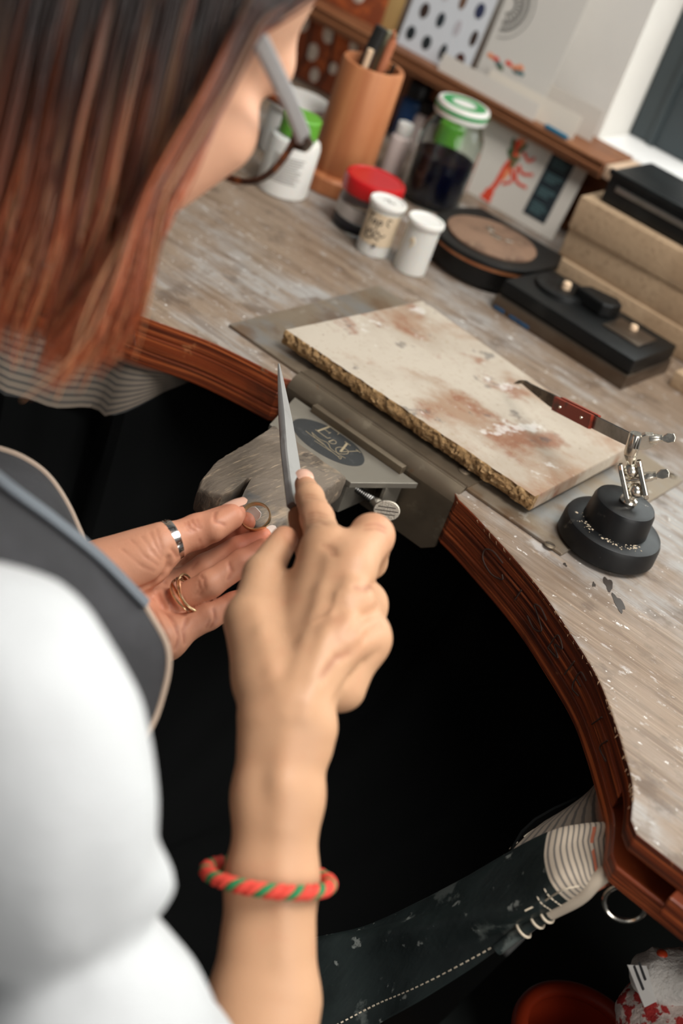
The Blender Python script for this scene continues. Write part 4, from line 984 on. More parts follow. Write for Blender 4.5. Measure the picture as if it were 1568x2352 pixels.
            VK.append(key(base+ci-1)); VP.append(pos)
            sg = f < 0
            for ax in range(3):
                o1, o2 = [(1, 2), (2, 0), (0, 1)][ax]
                sl = [slice(1, B+1)]*3; s2 = list(sl); s2[ax] = slice(2, B+2)
                x = sg[tuple(sl)] != sg[tuple(s2)]; e = np.stack(np.nonzero(x), -1)
                if not len(e): continue
                inside = sg[tuple(sl)][tuple(e.T)]
                c0 = base+e; d1 = np.zeros(3, int); d1[o1] = 1; d2 = np.zeros(3, int); d2[o2] = 1
                q = np.stack([key(c0-d1-d2), key(c0-d2), key(c0), key(c0-d1)], 1)
                q = np.where(inside[:, None], q, q[:, ::-1]); FQ.append(q)
        VK = np.concatenate(VK); VP = np.concatenate(VP); FQ = np.concatenate(FQ)
        u, i0 = np.unique(VK, return_index=True); V = VP[i0]
        pos = np.searchsorted(u, FQ); pos = np.clip(pos, 0, len(u)-1); ok = (u[pos] == FQ).all(1)
        F = pos[ok]
        for _ in range(1):                                                 # light smoothing
            A = np.zeros_like(V); N_ = np.zeros(len(V))
            for i in range(4):
                np.add.at(A, F[:, i], V[F[:, (i+1) % 4]]+V[F[:, (i+3) % 4]]); np.add.at(N_, F[:, i], 2)
            V = V*.55+.45*A/np.maximum(N_, 1)[:, None]
        return V, F

def fast_obj(name, vf, m, parent=None, col=None, **kw):
    V, F = vf; org = ORG[parent.name] if parent is not None else np.array([V[:, 0].mean(), V[:, 1].mean(), V[:, 2].min()])
    me = bpy.data.meshes.new(name); F = np.asarray(F, np.int32); n = len(F); k = F.shape[1]
    me.vertices.add(len(V)); me.vertices.foreach_set('co', (V-org).astype(np.float32).ravel())
    me.loops.add(n*k); me.loops.foreach_set('vertex_index', F.ravel())
    me.polygons.add(n); me.polygons.foreach_set('loop_start', np.arange(0, n*k, k, dtype=np.int32))
    me.update(calc_edges=True); me.validate()
    me.polygons.foreach_set('use_smooth', np.ones(len(me.polygons), bool))
    if col is not None:
        ca = me.color_attributes.new('tint', 'FLOAT_COLOR', 'POINT'); c4 = np.ones((len(V), 4), np.float32); c4[:, :3] = col
        ca.data.foreach_set('color', c4.ravel())
    me.materials.append(MATS[m]); o = bpy.data.objects.new(name, me); COL.objects.link(o); ORG[o.name] = org
    if parent is not None: o.parent = parent
    else: o.location = Vector(org.tolist())
    _props(o, kw.get('label'), kw.get('cat'), kw.get('group'), kw.get('kind')); return o
for nm, m_, prims in sf:
    b_ = Blob(.02)
    for (a, ra, c, rc) in prims: b_.core.append(Blob.cone(atd(*a), atd(*c), ra, rc))
    V_, F_ = b_.mesh(.0025, lambda P: vnoise(P, 70, 3, 3)*.007); V_[:, 2] = np.maximum(V_[:, 2], -.3345); fast_obj(nm, (V_, F_), m_, cb_)
obj('red_tuft', xf(lathe([(.0036*math.sin(t), -.0026*math.cos(t)) for t in np.linspace(0, math.pi, 9)], 12), None, atd(1520, 2192, .868)), 'red_tub', cb_)
# ------------------------------------------------------------------ the person
def tintcol(c): return np.array(lin(c)[:3])
mat('skin', (206, 150, 118), .48, attr='tint', sss=.06, bump=[(260, (1, 1, 1), .16, .0008), (700, (1, 1, 1), .22, .0005)], spec=.4,
    layers=[(55, (1, 1, 1), .52, .75, (184, 116, 90), .20)])
mat('nail', (216, 170, 148), .25, coat=.3)
mat('nail_tip', (222, 212, 202), .3)
Jp = lambda l: [atd(*q) for q in l]
person = thing('person', 'person in white shirt and dark apron with red-brown bob, glasses and rings, filing a ring', 'person', (-.45, .25, -.92))
C_ = Blob.cone
def chain(J, r):
    return [C_(J[i], J[i+1], r[i], r[i+1]) for i in range(len(J)-1)]
camx = CB[0]; camd = CB[2]

# --- right arm and hand, closed round the file
RW = atd(650, 1655, .707)
Ri = Jp([(752, 1268, .772), (728, 1190, .803), (711, 1142, .822), (700, 1112, .836)])
Rm_ = Jp([(805, 1308, .757), (854, 1231, .784), (848, 1290, .802), (805, 1315, .815)])
Rr = Jp([(806, 1388, .742), (836, 1388, .768), (830, 1410, .788), (798, 1405, .800)])
Rl = Jp([(788, 1470, .726), (836, 1466, .745), (830, 1492, .762), (802, 1486, .774)])
Rt = Jp([(615, 1560, .722), (577, 1425, .750), (602, 1318, .778), (652, 1240, .803)])
arm = Jp([(650, 1655, .707), (638, 1830, .704), (624, 2020, .700), (606, 2300, .694), (560, 2600, .676), (535, 2720, .667)])
rh = Blob(.010, .003, .009, .0012)
for p, r in ((Ri[0], .0118), (Rm_[0], .0118), (Rr[0], .0108), (Rl[0], .0102)): rh.core.append(C_(RW+(p-RW)*.12, p, .0150, r))
rh.core.append(C_(atd(640, 1590, .735), Rt[0], .0165, .0150))
rh.core.append(C_(Rt[0], Rt[1], .0155, .0125))
rh.core.append(C_(atd(640, 1480, .748), atd(705, 1330, .775), .0145, .0105))      # flesh between thumb and index
rh.core.append(C_(atd(700, 1560, .735), atd(790, 1500, .755), .0170, .0150))      # heel of the little finger side
rh.core.append(C_(Rr[1], Rl[1], .0104, .0110)); rh.core.append(C_(Rl[1], atd(785, 1580, .735), .0105, .0125))
rh.core.append(C_(Ri[0]-CB[2]*.003, Ri[0]+(RW-Ri[0])*.12, .0128, .0100))
rh.core.append(C_(atd(720, 1400, .775), atd(700, 1560, .745), .0160, .0160))
for i in range(len(arm)-1):
    w = [(.0070, .0158), (.0064, .0150), (.0062, .0152), (.0070, .0190), (.004, .030), (.004, .034)]
    for s in (-1, 1): rh.core.append(C_(arm[i]+camx*s*w[i][0], arm[i+1]+camx*s*w[i+1][0], w[i][1], w[i+1][1]))
rh.core.append(C_(atd(728, 1680, .706), atd(722, 1715, .706), .0085, .0078))         # wrist bone
rh.chains = [chain(Ri, [.0112, .0094, .0080, .0062]), chain(Rm_, [.0118, .0122, .0098, .0078]), chain(Rr, [.0108, .0106, .0092, .0074]),
             chain(Rl, [.0104, .0112, .0090, .0068]), chain(Rt, [.0150, .0122, .0104, .0080])]
rh.mark([
    ([(755, 1318), (742, 1456), (723, 1570), (700, 1640)], -.0011, .0048), ([(868, 1395), (838, 1415), (802, 1455)], .0010, .0026), ([(874, 1440), (842, 1462), (806, 1500)], .0010, .0026), ([(868, 1500), (835, 1525), (800, 1562), (770, 1612)], .0009, .0030),
    ([(858, 1345), (836, 1352), (818, 1348)], .0012, .0020), ([(640, 1730), (652, 1800), (650, 1900)], -.0010, .0085), ([(600, 1760), (615, 1850)], .0009, .0085), ([(660, 1235), (672, 1262), (668, 1300)], .0012, .0028),
    ([(668, 1600), (700, 1470), (735, 1350), (752, 1290)], -.0008, .0046),
    ([(690, 1600), (745, 1470), (788, 1370), (800, 1325)], -.0008, .0046),
    ([(705, 1610), (765, 1510), (800, 1420), (808, 1395)], -.0007, .0040),
    ([(655, 1640), (625, 1540), (600, 1450), (590, 1400)], -.0007, .0048),
    ([(640, 1900), (640, 1800), (660, 1700)], -.0008, .0060),
    ([(652, 2200), (648, 2080), (640, 1960)], -.0008, .0060),
    ([(715, 1430), (760, 1410), (775, 1360)], -.0008, .0016),
    ([(730, 1560), (770, 1510), (800, 1500)], .0010, .0025),
    ([(722, 1330), (690, 1400), (672, 1470)], .0010, .0075),
    ([(780, 1330), (765, 1400)], .0010, .0075),
    ([(800, 1420), (775, 1470)], .0008, .0065),
    ]+[([(706, y), (728, y-4), (750, y+3)], .0009, .0011) for y in (1180, 1187, 1195, 1202)]+[([(698, y), (712, y-2), (726, y+1)], .0006, .0010) for y in (1137, 1144)]
    +[([(838, y), (862, y-4), (884, y+6)], .0007, .0012) for y in (1206, 1216)]+[([(x, 1252), (x+14, 1262), (x+20, 1276)], .0007, .0012) for x in (742, 752)])
VR, FR = rh.mesh(.00125)

# --- left hand, palm towards the face, thumb and fingers pinching the gold ring
LW = atd(120, 1352, .858)
Lt = Jp([(228, 1308, .862), (372, 1250, .862), (454, 1220, .872), (537, 1180, .884)])
Li = Jp([(392, 1322, .908), (470, 1266, .912), (526, 1233, .909), (563, 1199, .905)])
Lm = Jp([(385, 1364, .894), (472, 1304, .892), (546, 1262, .893), (601, 1233, .896)])
Lr = Jp([(370, 1405, .876), (482, 1341, .866), (553, 1294, .872), (603, 1261, .880)])
Ll = Jp([(384, 1464, .860), (478, 1416, .866), (535, 1388, .873), (580, 1364, .880)])
elbowL = np.array([-.625, .36, -.12])
lh = Blob(.010, .0025, .007, .0009)
for p, r in ((Li[0], .0108), (Lm[0], .0112), (Lr[0], .0112), (Ll[0], .0108)): lh.core.append(C_(LW+(p-LW)*.15, p, .0155, r))
lh.core.append(C_(Lt[0], Lt[1], .0170, .0118))
lh.core.append(C_(atd(250, 1320, .858), atd(335, 1290, .860), .0165, .0155))           # ball of the thumb
lh.core.append(C_(LW, atd(240, 1330, .862), .017, .017))
lh.core.append(C_(atd(240, 1440, .850), atd(372, 1470, .856), .0160, .0125))           # heel of the hand
lh.core.append(C_(LW+camx*0, LW+(elbowL-LW)*.35, .0175, .022)); lh.core.append(C_(LW+(elbowL-LW)*.35, elbowL, .024, .036))
lh.chains = [chain(Lt, [.0150, .0110, .0106, .0074]), chain(Li, [.0096, .0090, .0080, .0066]), chain(Lm, [.0100, .0088, .0080, .0064]),
             chain(Lr, [.0100, .0086, .0081, .0066]), chain(Ll, [.0094, .0082, .0074, .0060])]
lh.chains[0].append(C_(atd(488, 1214, .870), atd(530, 1188, .877), .0088, .0080))       # pad of the thumb
lh.mark([([(458, 1366), (470, 1350), (468, 1330), (460, 1322)], .0007, .0011), ([(448, 1366), (458, 1352), (456, 1336)], .0005, .0010), ([(524, 1330), (532, 1312), (526, 1292)], .0008, .0012),
    ([(484, 1442), (494, 1424), (490, 1398)], .0008, .0012), ([(474, 1442), (480, 1426)], .0005, .0010), ([(440, 1306), (452, 1292)], .0006, .0010), ([(418, 1296), (428, 1284)], .0008, .0012),
    ([(388, 1284), (386, 1304), (372, 1326), (345, 1345), (316, 1356)], .0022, .0020), ([(424, 1410), (416, 1380), (404, 1352), (420, 1318)], .0010, .0013), ([(420, 1410), (402, 1400), (384, 1366), (378, 1338)], .0012, .0014),
    ([(404, 1490), (410, 1460), (398, 1430), (376, 1396), (360, 1362)], .0013, .0014), ([(384, 1474), (362, 1420), (350, 1372)], .0010, .0013), ([(424, 1478), (420, 1450), (428, 1420)], .0010, .0013), ([(366, 1440), (346, 1390)], .0008, .0012),
    ([(360, 1215), (366, 1240), (374, 1264)], .0003, .0010), ([(345, 1222), (356, 1250), (372, 1276)], .0003, .0010), ([(325, 1232), (350, 1268), (368, 1286)], .0003, .0010), ([(300, 1240), (335, 1280), (362, 1298)], .0003, .0010), ([(280, 1262), (325, 1300), (352, 1312)], .0003, .0010),
    ([(432, 1198), (434, 1210), (446, 1218)], .0007, .0010), ([(440, 1194), (446, 1206), (458, 1212)], .0007, .0010), ([(452, 1192), (456, 1204)], .0005, .0010), ([(424, 1200), (430, 1214), (438, 1222)], .0004, .0010),
    ([(462, 1262), (458, 1240)], .0005, .0010), ([(395, 1262), (408, 1280)], .0010, .0014), ([(494, 1176), (492, 1196), (516, 1206)], .0007, .0011)])
VL, FL = lh.mesh(.00085)

# --- head: local axes x = her right, f = where she looks, u = crown
pit = math.radians(38)
HX = np.array([1.0, 0, 0]); HF = np.array([0, math.cos(pit), -math.sin(pit)]); HU = np.array([0, math.sin(pit), math.cos(pit)])
HR = np.array([HX, HF, HU])
E0 = atd(675, 338, .68)-np.array([.070, .008, -.002]) @ HR
hl = lambda x, f, u: E0+np.array([x, f, u]) @ HR
NB = np.array([E0[0], .345, .150])
hd_ = Blob(.014, .004, .010, .003)
Re = HR.T
hd_.core = [Blob.ell(hl(0, -.088, .032), Re, (.073, .096, .086)), Blob.ell(hl(0, -.048, -.030), Re, (.060, .056, .084)),
            C_(hl(.050, -.080, -.050), hl(.012, -.020, -.098), .019, .017), C_(hl(-.050, -.080, -.050), hl(-.012, -.020, -.098), .019, .017), C_(hl(-.010, -.017, -.098), hl(.010, -.017, -.098), .018, .018),
            C_(hl(-.044, -.014, .018), hl(.044, -.014, .018), .014, .014), C_(hl(0, .002, .008), hl(0, .016, -.032), .007, .0095), C_(hl(-.010, .008, -.036), hl(.010, .008, -.036), .0075, .0075),
            C_(hl(.044, -.018, -.022), hl(.037, -.018, -.052), .023, .020), C_(hl(-.044, -.018, -.022), hl(-.037, -.018, -.052), .023, .020),
            C_(hl(-.017, .001, -.060), hl(.017, .001, -.060), .007, .007), C_(hl(-.015, .000, -.070), hl(.015, .000, -.070), .0075, .0075),
            C_(hl(0, -.105, -.055), NB, .052, .058)]
hd_.chains = [[Blob.ell(hl(s*.077, -.100, -.012), frame(HR[2], HR[0]) if False else Re, (.007, .019, .031))] for s in (-1, 1)]
hd_.marks = [(hl(s*.020, .006, -.002), hl(s*.042, .000, -.003), .006, .012) for s in (-1, 1)]+[(hl(-.019, .008, -.0652), hl(.019, .008, -.0652), .003, .003)]
VH, FH = hd_.mesh(.0024)

# --- trunk, upper arms, legs
shR = atd(-20, 1575, .50); elR = arm[-1]; mdR = atd(195, 2360, .585); shL = np.array([-.625, .29, .14]); PX = E0[0]
tk = Blob(.05, .01, .03, .01)
tk.core = [C_((PX, .255, .02), (PX, .15, -.22), .105, .10), C_((PX, .15, -.22), (PX, .10, -.38), .10, .125), C_(NB, shR+np.array([-.05, -.01, -.02]), .045, .030), C_(NB, shL, .050, .045),
           C_((PX-.07, .26, .04), (PX+.07, .26, .04), .09, .09), C_(shR, mdR, .030, .030), C_(mdR, elR, .030, .033), C_(shL, elbowL, .043, .035)]
for s in (-1, 1):
    hip = np.array([PX+s*.085, .11, -.40]); kn = np.array([PX+s*.12, .50, -.44]); an = np.array([PX+s*.13, .46, -.83])
    tk.core += [C_(hip, kn, .080, .056), C_(kn, an, .054, .036)]
    tk.core += [C_(an+np.array([0, -.03, -.045]), an+np.array([s*.02, .14, -.062]), .036, .026)]
VT, FT = tk.mesh(.006)
n1, n2, n3 = len(VR), len(VL), len(VH)
# one body mesh; colour varies with redness at knuckles and finger tips
V = np.vstack([VR, VL, VH, VT]); F = np.vstack([FR, FL+n1, FH+n1+n2, FT+n1+n2+n3])
base = np.where((np.arange(len(V)) < n1)[:, None], tintcol((188, 146, 113)), tintcol((198, 142, 113)))
base[n1+n2:] = tintcol((214, 164, 134))
red = np.zeros(len(V))
for p, r, a in [(q, .010, .55) for q in (Ri[0], Rm_[0], Rr[0], Rl[0])]+[(Rm_[1], .014, .6), (Ri[1], .011, .4), (Ri[3], .011, .5), (Rt[3], .014, .5), (Rl[1], .012, .4), (Rr[1], .012, .4)]:
    red[:n1] += a*np.exp(-(((V[:n1]-p)**2).sum(1))/r**2)
for ch, a in ((Lt, .9), (Li, .9), (Lm, 1.0), (Lr, 1.0), (Ll, .8)):
    for k, w in ((3, .9), (2, .55)): red[n1:n1+n2] += a*w*np.exp(-(((V[n1:n1+n2]-ch[k])**2).sum(1))/.013**2)
red[n1:n1+n2] += .35*np.exp(-(((V[n1:n1+n2]-atd(400, 1390, .865))**2).sum(1))/.03**2)
for x in (-.04, .04): red[n1+n2:n1+n2+n3] += .45*np.exp(-(((V[n1+n2:n1+n2+n3]-hl(x, 0, -.035))**2).sum(1))/.025**2)
fold_ = np.zeros(len(V))                                                   # folded skin is redder; the darkening is crease shade painted into the tint
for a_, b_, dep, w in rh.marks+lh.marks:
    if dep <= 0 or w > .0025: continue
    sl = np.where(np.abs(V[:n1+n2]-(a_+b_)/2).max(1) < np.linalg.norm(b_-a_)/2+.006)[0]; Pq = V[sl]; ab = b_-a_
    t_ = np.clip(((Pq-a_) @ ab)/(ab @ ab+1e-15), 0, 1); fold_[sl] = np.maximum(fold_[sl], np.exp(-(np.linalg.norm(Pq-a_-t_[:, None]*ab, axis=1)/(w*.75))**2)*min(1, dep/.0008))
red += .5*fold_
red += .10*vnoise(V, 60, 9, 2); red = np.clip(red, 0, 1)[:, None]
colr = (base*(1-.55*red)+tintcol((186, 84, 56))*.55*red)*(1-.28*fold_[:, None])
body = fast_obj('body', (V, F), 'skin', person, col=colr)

# --- eyes looking down, lids, brows and lips
mat('eye_white', (226, 222, 216), .2, coat=.5); mat('iris', (66, 78, 82), .2); mat('eyelid', (206, 150, 122), .5); mat('brow', (74, 44, 28), .7); mat('lip', (186, 96, 82), .4)
sph = lambda r, t0=0, t1=math.pi: lathe([(r*math.sin(t), r*math.cos(t)) for t in np.linspace(t0+1e-4, t1-1e-4, 14)], 24)
for s_ in (-1, 1):
    ec = hl(s_*.031, -.0065, -.001); gz = unit(HF*.9-HU*.45)
    eye = obj('eye', xf(sph(.0118), frame(gz), ec), 'eye_white', person)
    obj('iris', xf(sph(.0120, 0, .5), frame(gz), ec), 'iris', eye)
    obj('eyelid', xf(sph(.0126, 0, 1.55), frame(unit(HU*.93+HF*.36)), ec), 'eyelid', person)
    obj('eyebrow', tube(crv([hl(s_*.014, .001, .020), hl(s_*.030, .0005, .0245), hl(s_*.047, -.008, .020)], 12), np.array([.0018]*8+[.0016, .0014, .001, .0006]), 7), 'brow', person)
obj('lips', join(tube(crv([hl(-.021, .000, -.065), hl(-.008, .0072, -.0615), hl(0, .0072, -.0625), hl(.008, .0072, -.0615), hl(.021, .000, -.065)], 16), np.array([.0008]+[.0026]*14+[.0008]), 8),
    tube(crv([hl(-.019, .000, -.0665), hl(0, .0070, -.0695), hl(.019, .000, -.0665)], 14), np.array([.0008]+[.0032]*12+[.0008]), 8)), 'lip', person)

# --- finger nails: thin curved plates on the back of the finger ends
def nail(tip, dip, nrm, w, l, lift, m='nail', ext=0.0, r=.0075):
    t = unit(tip-dip); n = unit(nrm-t*(nrm @ t)); b = np.cross(t, n); rows = []
    for i in range(9):
        s = i/8; x = -l*.5+l*s+ext; ww = w*(1-.42*max(0, (s-.72)/.28)**2-.25*max(0, (.25-s)/.25)**2); row = []
        for j in range(9):
            a = (j/8-.5)*2*ww/r
            row.append(tip+t*x+n*(math.cos(a)*r-r+lift-(.0011*max(0, s-.6)/.4)-(.0008*max(0, .15-s)/.15))+b*math.sin(a)*r)
        rows.append(row)
    obj('fingernail', thick(np.array(rows), .0004), m, person)
imgu = CB[1]; toc = -CB[2]
nail(Lt[3], Lt[2], imgu*.80+toc*.50-camx*.3, .0062, .0155, .0079, r=.0085, ext=.0020)
nail(Lm[3], Lm[2], -toc*1.0+imgu*.1+camx*.5, .0052, .0130, .0066, 'nail_tip', ext=.0052)
nail(Lr[3], Lr[2], -toc*1.0+imgu*.1+camx*.5, .0052, .0130, .0066, 'nail_tip', ext=.0050)
nail(Li[3], Li[2], -toc*1.0+imgu*.1, .0048, .0120, .0068, 'nail_tip', ext=.0040)
nail(Ri[3], Ri[2], imgu*.62+toc*.8+camx*.15, .0052, .0120, .0064, ext=.0026, r=.0072)

# --- hair: a bob, strands falling from the scalp
mat('hair', (120, 62, 34), .42, attr='tint', spec=.45, sheen=.1)
mat('hair_under', (34, 18, 12), .7)
CEN = np.array([0, -.090, .030]); RAD = np.array([.080, .103, .093]); G = np.array([0, 0, -1.0])
loc = lambda p: (p-E0) @ HR.T
def locks(th, ph, lift, zend):
    """locks combed from the parting to their side of the head, then hanging free; all at once, in head axes"""
    n = len(th); rg = np.random.default_rng(5)
    d = np.stack([np.sin(ph)*np.sin(th), np.sin(ph)*np.cos(th), np.cos(ph)], 1)
    l = CEN+RAD*d*1.01; sg = np.where(l[:, 0] >= 0, 1.0, -1.0); back = np.maximum(0, -d[:, 1]); st = .010
    gl_ = np.array([0, math.sin(pit), -math.cos(pit)])                       # gravity in head axes
    comb = np.stack([sg*(1.0-.75*back)*np.clip(1-(back-.55)/.4, .02, 1), -.45-.5*back, np.full(n, -.1)], 1); comb /= np.linalg.norm(comb, axis=1)[:, None]
    v = comb.copy(); wob = rg.normal(0, .035, (n, 2)); rr = RAD*(1.04+lift[:, None]); pts = [l.copy()]
    flare = rg.uniform(0, 1, n); c2 = np.array([0, -.060, -.045]); r2 = np.stack([.074+lift*.25, np.full(n, .075), np.full(n, .100)], 1)
    for k in range(44):
        m_ = np.linalg.norm((l-CEN)/rr, axis=1); on = (m_ < 1.06) & (np.abs(l[:, 0]) < .066*(1-.5*back)) & (l[:, 2] > -.01)
        tgt = np.where(on[:, None], comb*.8+gl_*.3, gl_)
        v = v*.62+tgt*.38+np.column_stack([wob*.3, np.zeros(n)])+np.column_stack([rg.normal(0, .014, (n, 2)), np.zeros(n)])
        v /= np.linalg.norm(v, axis=1)[:, None]; l = l+v*st
        m_ = np.linalg.norm((l-CEN)/rr, axis=1); l = np.where((m_ < 1)[:, None], CEN+(l-CEN)/m_[:, None], l)
        u = l[:, 2]; lim = np.where(u < 0, -.101-.32*u, -.101+.42*u)-1.25*(np.abs(l[:, 0])-.082)+.006*flare+.014*flare**9+np.clip(-u-.08, 0, .1)*.55*flare
        l[:, 1] = np.minimum(l[:, 1], lim)
        m2 = np.linalg.norm((l-c2)/r2, axis=1); l = np.where((m2 < 1)[:, None], c2+(l-c2)/m2[:, None], l)
        l[:, 1] = np.minimum(l[:, 1], lim+.004)
        pts.append(l.copy())
    P = np.array(pts).transpose(1, 0, 2); Z = (E0+P @ HR)[..., 2]; out = []
    for i in range(n):
        front = np.clip((P[i, :, 1]+.085)/.06, 0, 1)
        low = np.where(Z[i] < zend[i]+.034*front+.8*np.maximum(0, np.abs(P[i, :, 0])-.086))[0]; e = low[0] if len(low) else 44
        if e < 5: continue
        Q = P[i, :e+1]; t = np.clip((np.arange(e+1)-e+6)/6, 0, 1)[:, None]
        w_ = np.clip(np.arange(e+1)/e-.35, 0, 1)[:, None]*.0085; a_ = np.arange(e+1)[:, None]*.42+4*math.sin(th[i]*5)+1.5*math.sin(ph[i]*9)+flare[i]
        Q = Q+w_*np.hstack([np.sin(a_)*.6, np.cos(a_*.9), np.zeros_like(a_)])
        out.append(E0+(Q+t**2*np.array([-sg[i]*.010*(1-back[i]), .006, 0])) @ HR)
    return out
def strips(lst):
    VV = []; FF = []; CC = []; n = 0; ref = np.array([.3, .5, .81]); cs = [(math.cos(a), math.sin(a)) for a in (0, 2.094, 4.189)]
    for P, r, cols in lst:
        k = len(P); T = np.gradient(P, axis=0); n1 = np.cross(T, ref); n1 /= np.linalg.norm(n1, axis=1)[:, None]+1e-9
        n2 = np.cross(T, n1); n2 /= np.linalg.norm(n2, axis=1)[:, None]+1e-9
        VV.append(np.stack([P+r[:, None]*(c*n1+s_*n2) for c, s_ in cs], 1).reshape(-1, 3)); CC.append(np.repeat(cols, 3, 0))
        i = np.arange(k-1)[:, None]*3+np.arange(3)[None]; j = np.arange(k-1)[:, None]*3+np.array([1, 2, 0])[None]
        FF.append(np.stack([i, j, j+3, i+3], -1).reshape(-1, 4)+n); n += 3*k
    return np.vstack(VV), np.vstack(FF), np.vstack(CC)
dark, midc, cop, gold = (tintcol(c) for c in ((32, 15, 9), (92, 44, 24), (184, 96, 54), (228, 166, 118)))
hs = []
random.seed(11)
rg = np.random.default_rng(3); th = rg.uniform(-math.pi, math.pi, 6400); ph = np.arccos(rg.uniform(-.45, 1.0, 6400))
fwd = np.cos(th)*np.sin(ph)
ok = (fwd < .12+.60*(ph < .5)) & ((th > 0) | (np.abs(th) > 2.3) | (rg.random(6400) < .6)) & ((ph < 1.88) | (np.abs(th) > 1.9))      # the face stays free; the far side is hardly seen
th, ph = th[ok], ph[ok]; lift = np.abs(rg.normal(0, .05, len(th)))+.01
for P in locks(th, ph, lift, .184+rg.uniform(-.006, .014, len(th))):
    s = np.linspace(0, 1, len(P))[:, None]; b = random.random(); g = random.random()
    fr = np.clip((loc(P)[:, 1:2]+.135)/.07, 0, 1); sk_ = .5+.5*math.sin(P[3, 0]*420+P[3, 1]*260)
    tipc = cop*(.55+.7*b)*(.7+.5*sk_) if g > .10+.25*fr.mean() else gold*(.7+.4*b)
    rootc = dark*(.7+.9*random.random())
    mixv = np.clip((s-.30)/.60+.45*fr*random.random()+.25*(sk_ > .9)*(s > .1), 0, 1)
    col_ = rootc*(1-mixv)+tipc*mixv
    r_ = .00085*(1-.75*np.linspace(0, 1, len(P))**2)
    hs.append((P, r_, col_))
Vh, Fh, Ch = strips(hs)
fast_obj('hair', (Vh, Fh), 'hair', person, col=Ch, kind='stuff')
cap = lathe([(math.sin(t), math.cos(t)) for t in np.linspace(0.001, 1.72, 18)], 40)
cv = cap[0].copy(); cv = cv[:, [0, 1, 2]]
tilt = math.radians(30); cR = np.array([[1, 0, 0], [0, math.cos(tilt), -math.sin(tilt)], [0, math.sin(tilt), math.cos(tilt)]])
cv = (cv @ cR)
cl_ = CEN+np.array([0, -.003, 0])+cv*RAD*.995
cf_ = [f for f in cap[1] if cl_[f][:, 1].max() < -.085+.35*max(0, cl_[f][:, 2].min()-.02)]
obj('hair_scalp', (E0+cl_ @ HR, cf_), 'hair_under', person)

# --- shirt: loose white short sleeve, hollow at the hem
mat('shirt', (180, 182, 183), .85, sheen=.2, bump=[(30, (1, 1, 1), .25, .004), (900, (1, 1, 1), .15, .0004)])
sb_ = Blob(.030, .01, .02, .012)
px = lambda x, y, d, r: (atd(x, y, d), r*d/FPX)
def pc_(a, b): return C_(a[0], b[0], a[1], b[1])
sA, sB, sB2, sC, sD, sE_ = px(-20, 1575, .50, 285), px(40, 1830, .512, 262), px(55, 1990, .52, 250), px(335, 2026, .533, 66), px(192, 2365, .55, 298), px(420, 2680, .63, 250)
sb_.core = [pc_(sA, sB), pc_(sB, sB2), pc_(sD, sE_)+(.010,), C_(NB+np.array([0, -.03, -.03]), shR+np.array([-.04, -.01, -.015]), .055, .036), C_(NB+np.array([0, -.02, -.02]), shL, .062, .06),
            C_((PX, .255, .02), (PX, .15, -.22), .118, .118), C_((PX, .15, -.22), (PX, .10, -.36), .118, .138), C_((PX-.08, .26, .04), (PX+.08, .26, .04), .105, .105), C_(shL, shL+(elbowL-shL)*.7, .060, .052)]
sb_.core.append(C_(sB2[0]+(sC[0]-sB2[0])*.5, sC[0], .024, sC[1])+(.014,))
def folds(P): return vnoise(P*np.array([1, 1, .6]), 16, 4, 2)*.0075+vnoise(P*np.array([1, 1, .4]), 44, 6, 2)*.0030
VS, FS = sb_.mesh(.0055, folds)
fast_obj('shirt', (VS, FS), 'shirt', person)
mat('trousers', (26, 28, 32), .9)
tr_ = Blob(.03, .01, .02, .01)
for s in (-1, 1):
    hip = np.array([PX+s*.085, .11, -.40]); kn = np.array([PX+s*.12, .50, -.44]); an = np.array([PX+s*.13, .46, -.80])
    tr_.core += [C_(hip, kn, .098, .072), C_(kn, an, .070, .056)]
tr_.core.append(C_((PX-.05, .10, -.40), (PX+.05, .10, -.40), .130, .130))
fast_obj('trousers', tr_.mesh(.007), 'trousers', person)
mat('shoe', (22, 20, 20), .6)
for s in (-1, 1):
    sh_ = Blob(.02); an = np.array([PX+s*.13, .46, -.83]); sh_.core = [C_(an+np.array([0, -.03, -.040]), an+np.array([s*.02, .15, -.055]), .050, .035)]
    V_, F_ = sh_.mesh(.005); V_[:, 2] = np.maximum(V_[:, 2], -.9195); fast_obj('shoe', (V_, F_), 'shoe', person)

# --- apron: dark bib with a turned top hem and a tan bound edge, and its far edge
mat('apron', (38, 38, 40), .85, layers=[(18, (1, 1, 1), .45, .7, (54, 54, 57), .6)], bump=[(500, (1, 1, 1), .25, .0005), (20, (1, 1, 1), .2, .003)])
mat('apron_hem_lit', (92, 98, 104), .75, bump=[(500, (1, 1, 1), .25, .0005)])  # paler and bluer than the apron: light from above put into the colour
mat('binding', (150, 132, 116), .6)
rows = [[(-160, 965, .60), (0, 1108, .635), (120, 1198, .66), (230, 1288, .68), (333, 1392, .69)],
        [(-160, 1150, .60), (0, 1250, .625), (150, 1345, .65), (290, 1432, .675), (386, 1498, .69)],
        [(-160, 1450, .60), (0, 1500, .62), (150, 1560, .645), (280, 1600, .67), (366, 1620, .69)],
        [(-160, 1800, .62), (0, 1800, .63), (150, 1790, .65), (250, 1770, .67), (314, 1745, .69)],
        [(-160, 2150, .70), (0, 2130, .71), (110, 2080, .72), (190, 2030, .73), (250, 1960, .74)]]
ctl = np.array([[atd(*q) for q in r] for r in rows])
r1 = np.array([crv(ctl[i], 24) for i in range(len(rows))]); fine = np.array([crv(r1[:, j], 30) for j in range(24)]).transpose(1, 0, 2)
bib = obj('apron_bib', thick(fine, .0018), 'apron', person)
obj('apron_top_hem', tube(crv(fine[0]+np.array([0, 0, .0015]), 30), .0048, 10, flat=.55), 'apron_hem_lit', bib)
